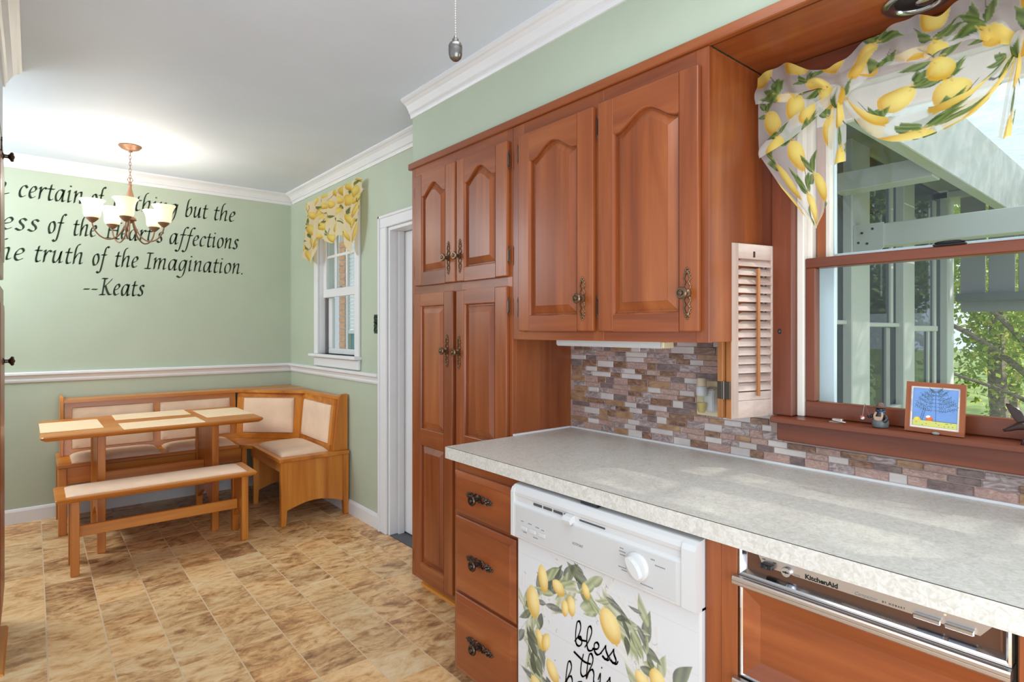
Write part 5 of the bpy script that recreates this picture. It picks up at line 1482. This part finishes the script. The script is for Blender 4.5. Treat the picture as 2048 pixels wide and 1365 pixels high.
def sc(f, dx): return [(1.745 + dx, cxm + (p.x - cxm)*f, ZS + czm + (p.y - czm)*f) for p in out]
loft(bm, [sc(.5, -.0045), sc(.9, -.003), sc(1, 0), sc(.9, .003), sc(.5, .0045)], True, True, True); obj('fin', bm, IRON, cw_, True)
bm = B(); lathe(bm, [(.001, ZS), (.022, ZS), (.020, ZS + .008), (.012, ZS + .020), (.006, ZS + .034), (.001, ZS + .036)], (1.747, .250, 0), 'z', 12); obj('base', bm, IRON, cw_, True)

# ================================================================== PORCH OUTSIDE THE KITCHEN WINDOW
PW_ = mat('porch_white_paint', rgb(214, 212, 212), .5); PG = mat('porch_grey_panel', rgb(158, 156, 158), .55)
po = thing('porch', 'enclosed white porch with windows and beams outside the kitchen window', 'porch', (4.2, .8, 0))
YP = 1.45
for a, b_ in ((2.05, 2.2), (3.05, 3.28), (4.05, 4.36), (5.05, 5.30), (6.20, 6.40)):
    boxo('post', (a, b_, YP, YP + .12, -.4, 2.56), PW_, po, .006)
for a, b_, z0, z1 in ((3.28, 4.05, 1.318, 1.345), (4.36, 5.05, 1.305, 1.335), (5.30, 6.03, 1.272, 1.318)):
    boxo('meeting_rail', (a, b_, YP + .03, YP + .07, z0, z1), PW_, po, .004)
for a, w_, z0, z1, m in ((3.88, .05, 1.345, 2.5, PW_), (3.80, .06, .7, 1.315, PG), (4.90, .05, 1.335, 2.5, PW_), (4.80, .08, .7, 1.30, PG), (5.97, .06, .7, 2.4, PW_), (5.80, .03, .7, 1.27, PW_), (3.62, .05, .7, 1.315, PG)):
    boxo('sash_stile', (a, a + w_, YP + .04, YP + .075, z0, z1), m, po, .003)
for a, b_ in ((3.28, 4.05), (4.36, 5.05), (5.30, 6.20)):
    boxo('pane', (a, b_, YP + .055, YP + .060, .72, 2.5), SCREEN, po)
    boxo('knee_wall', (a, b_, YP + .02, YP + .08, -.4, .72), PW_, po)
bm = B(); box(bm, 3.76, 3.90, .9465, YP, 2.12, 2.235, .004); obj('beam', bm, PW_, po)
bm = B(); box(bm, 4.085, 4.20, -1.2, YP - .001, 1.81, 1.95, .004); obj('beam', bm, PW_, po)
bm = B(); prism(bm, [(YP - .002, 1.77), (YP - .14, 1.77), (YP - .17, 1.80), (YP - .17, 1.955), (YP - .002, 1.955)], 'x', 4.068, 4.084); obj('bracket_plate', bm, PW_, po)
bm = B()
for y, z in ((1.40, 1.90), (1.34, 1.92), (1.37, 1.83), (1.42, 1.84)): lathe(bm, [(.008, 0), (.008, -.004), (.001, -.004)], (4.068, y, z), 'x', 8)
obj('bracket_bolt', bm, DARKGAP, po)
# ribbed opaque roof over the far bay, added translucent sheets nearer the house stand in for sunlit glare
for i in range(8):
    y0_ = .95 + i*.10
    boxo('roof_rib_panel', (2.0, 6.6, y0_, y0_ + .094, 2.505 + (i % 2)*.012, 2.53 + (i % 2)*.012), PG, po, .003)
TRN = bpy.data.materials.new('translucent_glare_sheet'); TRN.use_nodes = True  # imitates bright sun glare on the window glass
_nt = TRN.node_tree; _nt.nodes.remove(_nt.nodes['Principled BSDF'])
_d = N(TRN, 'ShaderNodeBsdfTranslucent'); _d.inputs[0].default_value = (.50, .55, .58, 1)
_d2 = N(TRN, 'ShaderNodeBsdfTransparent'); _m = N(TRN, 'ShaderNodeMixShader')
_mp = objcoord(TRN, False); _n = noise_tex(TRN, _mp.outputs[0], 9, 8, .7)
_r = ramp(TRN, [(.35, (.12, .12, .12, 1)), (.65, (.55, .55, .55, 1))]); link(TRN, _n.outputs['Fac'], _r.inputs[0])
link(TRN, _r.outputs[0], _m.inputs[0]); link(TRN, _d.outputs[0], _m.inputs[1]); link(TRN, _d2.outputs[0], _m.inputs[2]); link(TRN, _m.outputs[0], _nt.nodes['Material Output'].inputs[0])
for i in range(4):
    y1_ = .94 - i*.62
    boxo('glare_sheet', (2.0, 6.6, y1_ - .59, y1_, 2.512, 2.516), TRN, po)
    boxo('roof_bar', (2.0, 6.6, y1_ - .615, y1_ - .59, 2.49, 2.525), PW_, po, .002)
# outer side: header rail with hanging awning panels
boxo('awning_rail', (6.22, 6.30, -1.6, 1.40, 1.53, 1.60), mat('awning_rail_grey', rgb(120, 124, 124), .5), po, .004)
boxo('awning_valance', (6.30, 6.31, -1.6, 1.38, 1.44, 1.53), PG, po)
y = 1.385
while y > -1.5:
    boxo('awning_panel', (6.31, 6.335, y - .175, y, 1.56, 2.50), PG, po, .004); y -= .195
boxo('glare_edge_board', (2.0, 6.3, .880, .946, 2.13, 2.505), PW_, po, .004)  # added board, its lower edge stands for the border of the glare
boxo('outer_plate', (6.2, 6.6, -1.6, 1.6, 2.45, 2.50), PW_, po)

# ---- beyond the dining window: a white wall, a brick pier and a window with a pleated shade
nb = thing('sunroom', 'white sunroom wall with a brick pier outside the dining window', 'sunroom', (2.66, 6.1, 0))
boxo('wall_board', (2.62, 2.70, 6.10, 7.6, 0, 3.0), PW_, nb)
boxo('wall_board', (2.62, 2.70, 5.05, 5.36, 0, 3.0), PW_, nb)
BRK = stone('orange_brick', [(.3, rgb(186, 128, 92)), (.5, rgb(214, 158, 118)), (.7, rgb(228, 178, 140))], 20, .5, .8, .3)
boxo('mortar', (2.60, 2.70, 5.94, 6.095, 0, 3.0), mat('mortar', rgb(196, 184, 170), .9), nb)
for i in range(24):
    z = .62 + i*.068
    boxo('brick', (2.592, 2.605, 5.935 + (i % 2)*.004, 6.092 + (i % 2)*.004, z, z + .058), BRK, nb, .003)
for q in ((5.36, 5.42), (5.88, 5.935)): boxo('window_frame', (2.60, 2.66, *q, .8, 2.4), PW_, nb, .003)
for q in ((.8, .88), (1.245, 1.285), (2.34, 2.4)): boxo('window_frame', (2.605, 2.655, 5.42, 5.88, *q), PW_, nb, .003)
SHD = mat('pleated_shade', rgb(232, 232, 230), .8)
for i in range(26):
    z = 1.29 + i*.040
    bm = B(); prism(bm, [(2.625, z), (2.618, z + .019), (2.625, z + .038), (2.630, z + .019)], 'y', 5.42, 5.88); obj('shade_pleat', bm, SHD, nb)
boxo('sun_blocker_slab', (1.95, 3.4, 2.2, 8.0, 3.0, 3.06), PW_, nb)  # unseen slab added to keep direct sun out of the dining window
boxo('window_pane', (2.64, 2.645, 5.42, 5.88, .88, 1.245), mat('blue_green_pane', rgb(112, 158, 160), .1), nb)

# ---- garden
def grass():
    m = mat('lawn', rgb(96, 120, 60), .9); mp = objcoord(m, False); n = noise_tex(m, mp.outputs[0], 1.2, 6)
    r = ramp(m, [(.35, rgb(70, 92, 42)), (.65, rgb(128, 146, 74))]); link(m, n.outputs['Fac'], r.inputs[0]); link(m, r.outputs[0], m.node_tree.nodes['Principled BSDF'].inputs['Base Color']); return m
boxo('ground', (1.95, 60, -30, 40, -.7, -.45), grass(), kind='structure')
def leafmat(name, a, b_, c):
    m = bpy.data.materials.new(name); m.use_nodes = True; nt = m.node_tree; nt.nodes.remove(nt.nodes['Principled BSDF'])
    d = N(m, 'ShaderNodeBsdfDiffuse'); t = N(m, 'ShaderNodeBsdfTranslucent'); mx = N(m, 'ShaderNodeMixShader'); mx.inputs[0].default_value = .5
    mp = objcoord(m, False); n = noise_tex(m, mp.outputs[0], 7, 4, .7); r = ramp(m, [(.33, a), (.5, b_), (.66, c)]); link(m, n.outputs['Fac'], r.inputs[0])
    link(m, r.outputs[0], d.inputs[0]); link(m, r.outputs[0], t.inputs[0]); link(m, d.outputs[0], mx.inputs[1]); link(m, t.outputs[0], mx.inputs[2]); link(m, mx.outputs[0], nt.nodes['Material Output'].inputs[0]); return m
LEAFA = leafmat('maple_leaves', rgb(120, 148, 60), rgb(172, 190, 96), rgb(232, 222, 130))
LEAFB = leafmat('woodland_leaves', rgb(84, 112, 60), rgb(132, 158, 88), rgb(200, 204, 124))
BARK = stone('bark', [(.3, rgb(96, 84, 74)), (.5, rgb(140, 126, 112)), (.7, rgb(176, 162, 146))], 14, 1.0, .9, .6)
def leaves(name, centre, rad, n, size, seed, m, parent):
    r = np.random.RandomState(seed)
    # clumped: leaves gather around twig ends
    k_ = max(6, n//70); tw = r.normal(size=(k_, 3)); tw /= np.linalg.norm(tw, axis=1)[:, None]; tw *= r.uniform(.35, 1, (k_, 1))**.6
    c = np.clip(tw[r.randint(0, k_, n)]*.86 + r.normal(scale=.10, size=(n, 3)), -1, 1); c = np.array(centre) + c*np.array(rad)
    u_ = r.normal(size=(n, 3)); u_ /= np.linalg.norm(u_, axis=1)[:, None]; q = r.normal(size=(n, 3)); v_ = np.cross(u_, q); v_ /= np.linalg.norm(v_, axis=1)[:, None]
    s = (size*r.uniform(.6, 1.3, n))[:, None]
    P = np.stack([c - u_*s, c + v_*s*.55, c + u_*s, c - v_*s*.55], 1).reshape(-1, 3) - np.array(LOC[parent.name])
    me = bpy.data.meshes.new(name); me.vertices.add(len(P)); me.vertices.foreach_set('co', P.astype(np.float32).ravel())
    me.loops.add(4*n); me.loops.foreach_set('vertex_index', np.arange(4*n, dtype=np.int32)); me.polygons.add(n)
    me.polygons.foreach_set('loop_start', np.arange(0, 4*n, 4, dtype=np.int32)); me.polygons.foreach_set('loop_total', np.full(n, 4, np.int32)); me.update(calc_edges=True)
    me.materials.append(m); o = bpy.data.objects.new(name, me); COL.objects.link(o); o.parent = parent; o['kind'] = 'stuff'; return o
def tree(name, label, x, y, h, rad, n, size, seed, m, branches=()):
    t = thing(name, label, 'tree', (x, y, -.45), 'trees beyond the porch')
    r = random.Random(seed)
    bm = B(); tube(bm, spline([(x, y, -.5), (x + r.uniform(-.1, .1), y + r.uniform(-.1, .1), h*.35), (x + r.uniform(-.2, .2), y + r.uniform(-.2, .2), h*.8)], 5), [.11 - .006*i for i in range(11)], 8); obj('trunk', bm, BARK, t, True)
    for pts, r0, r1 in branches:
        q = spline(pts, 5); bm = B(); tube(bm, q, [r0 + (r1 - r0)*i/(len(q)-1) for i in range(len(q))], 7); obj('branch', bm, BARK, t, True)
    leaves('foliage', (x, y, h*.62), rad, n, size, seed, m, t)
tree('maple_tree', 'yellow-green tree with pale slanting branches seen through the open porch side', 8.8, 1.5, 3.4, (.95, .78, 2.0), 9000, .036, 1, LEAFA,
     [([(8.9, 1.1, .42), (8.6, 1.3, .80), (8.2, 1.66, 1.20), (7.95, 2.0, 1.44)], .045, .022), ([(8.6, 1.18, .85), (8.35, 1.32, 1.22), (8.1, 1.6, 1.62), (8.0, 1.75, 1.78)], .036, .016),
      ([(9.0, 1.05, .20), (8.6, 1.35, .52), (8.1, 1.95, .82)], .034, .014)])
tree('slim_tree', 'slim dark-trunked tree low behind the framed picture', 11.0, 1.75, 2.8, (1.0, .8, 1.6), 2400, .05, 2, LEAFA)
tree('round_tree', 'broad green tree behind the porch windows nearest the house', 8.0, 3.75, 3.2, (1.1, 1.1, 2.2), 9000, .055, 4, LEAFB)
tree('round_tree', 'broad green tree behind the porch corner post', 11.0, 3.9, 3.6, (1.15, 1.15, 2.4), 9000, .06, 5, LEAFB)
tree('tall_tree', 'tall pale tree at the back of the garden, right of the branches', 14.2, 1.5, 5.6, (1.6, 1.3, 3.4), 9000, .055, 7, LEAFA)
tree('tall_tree', 'tall green tree at the back of the garden, left of the branches', 14.2, 4.5, 5.0, (1.6, 1.5, 3.2), 4600, .08, 6, LEAFB)
tree('tall_tree', 'tall tree rising above the porch roof', 9.4, -1.1, 6.4, (1.3, 1.3, 2.6), 4200, .08, 8, LEAFA)
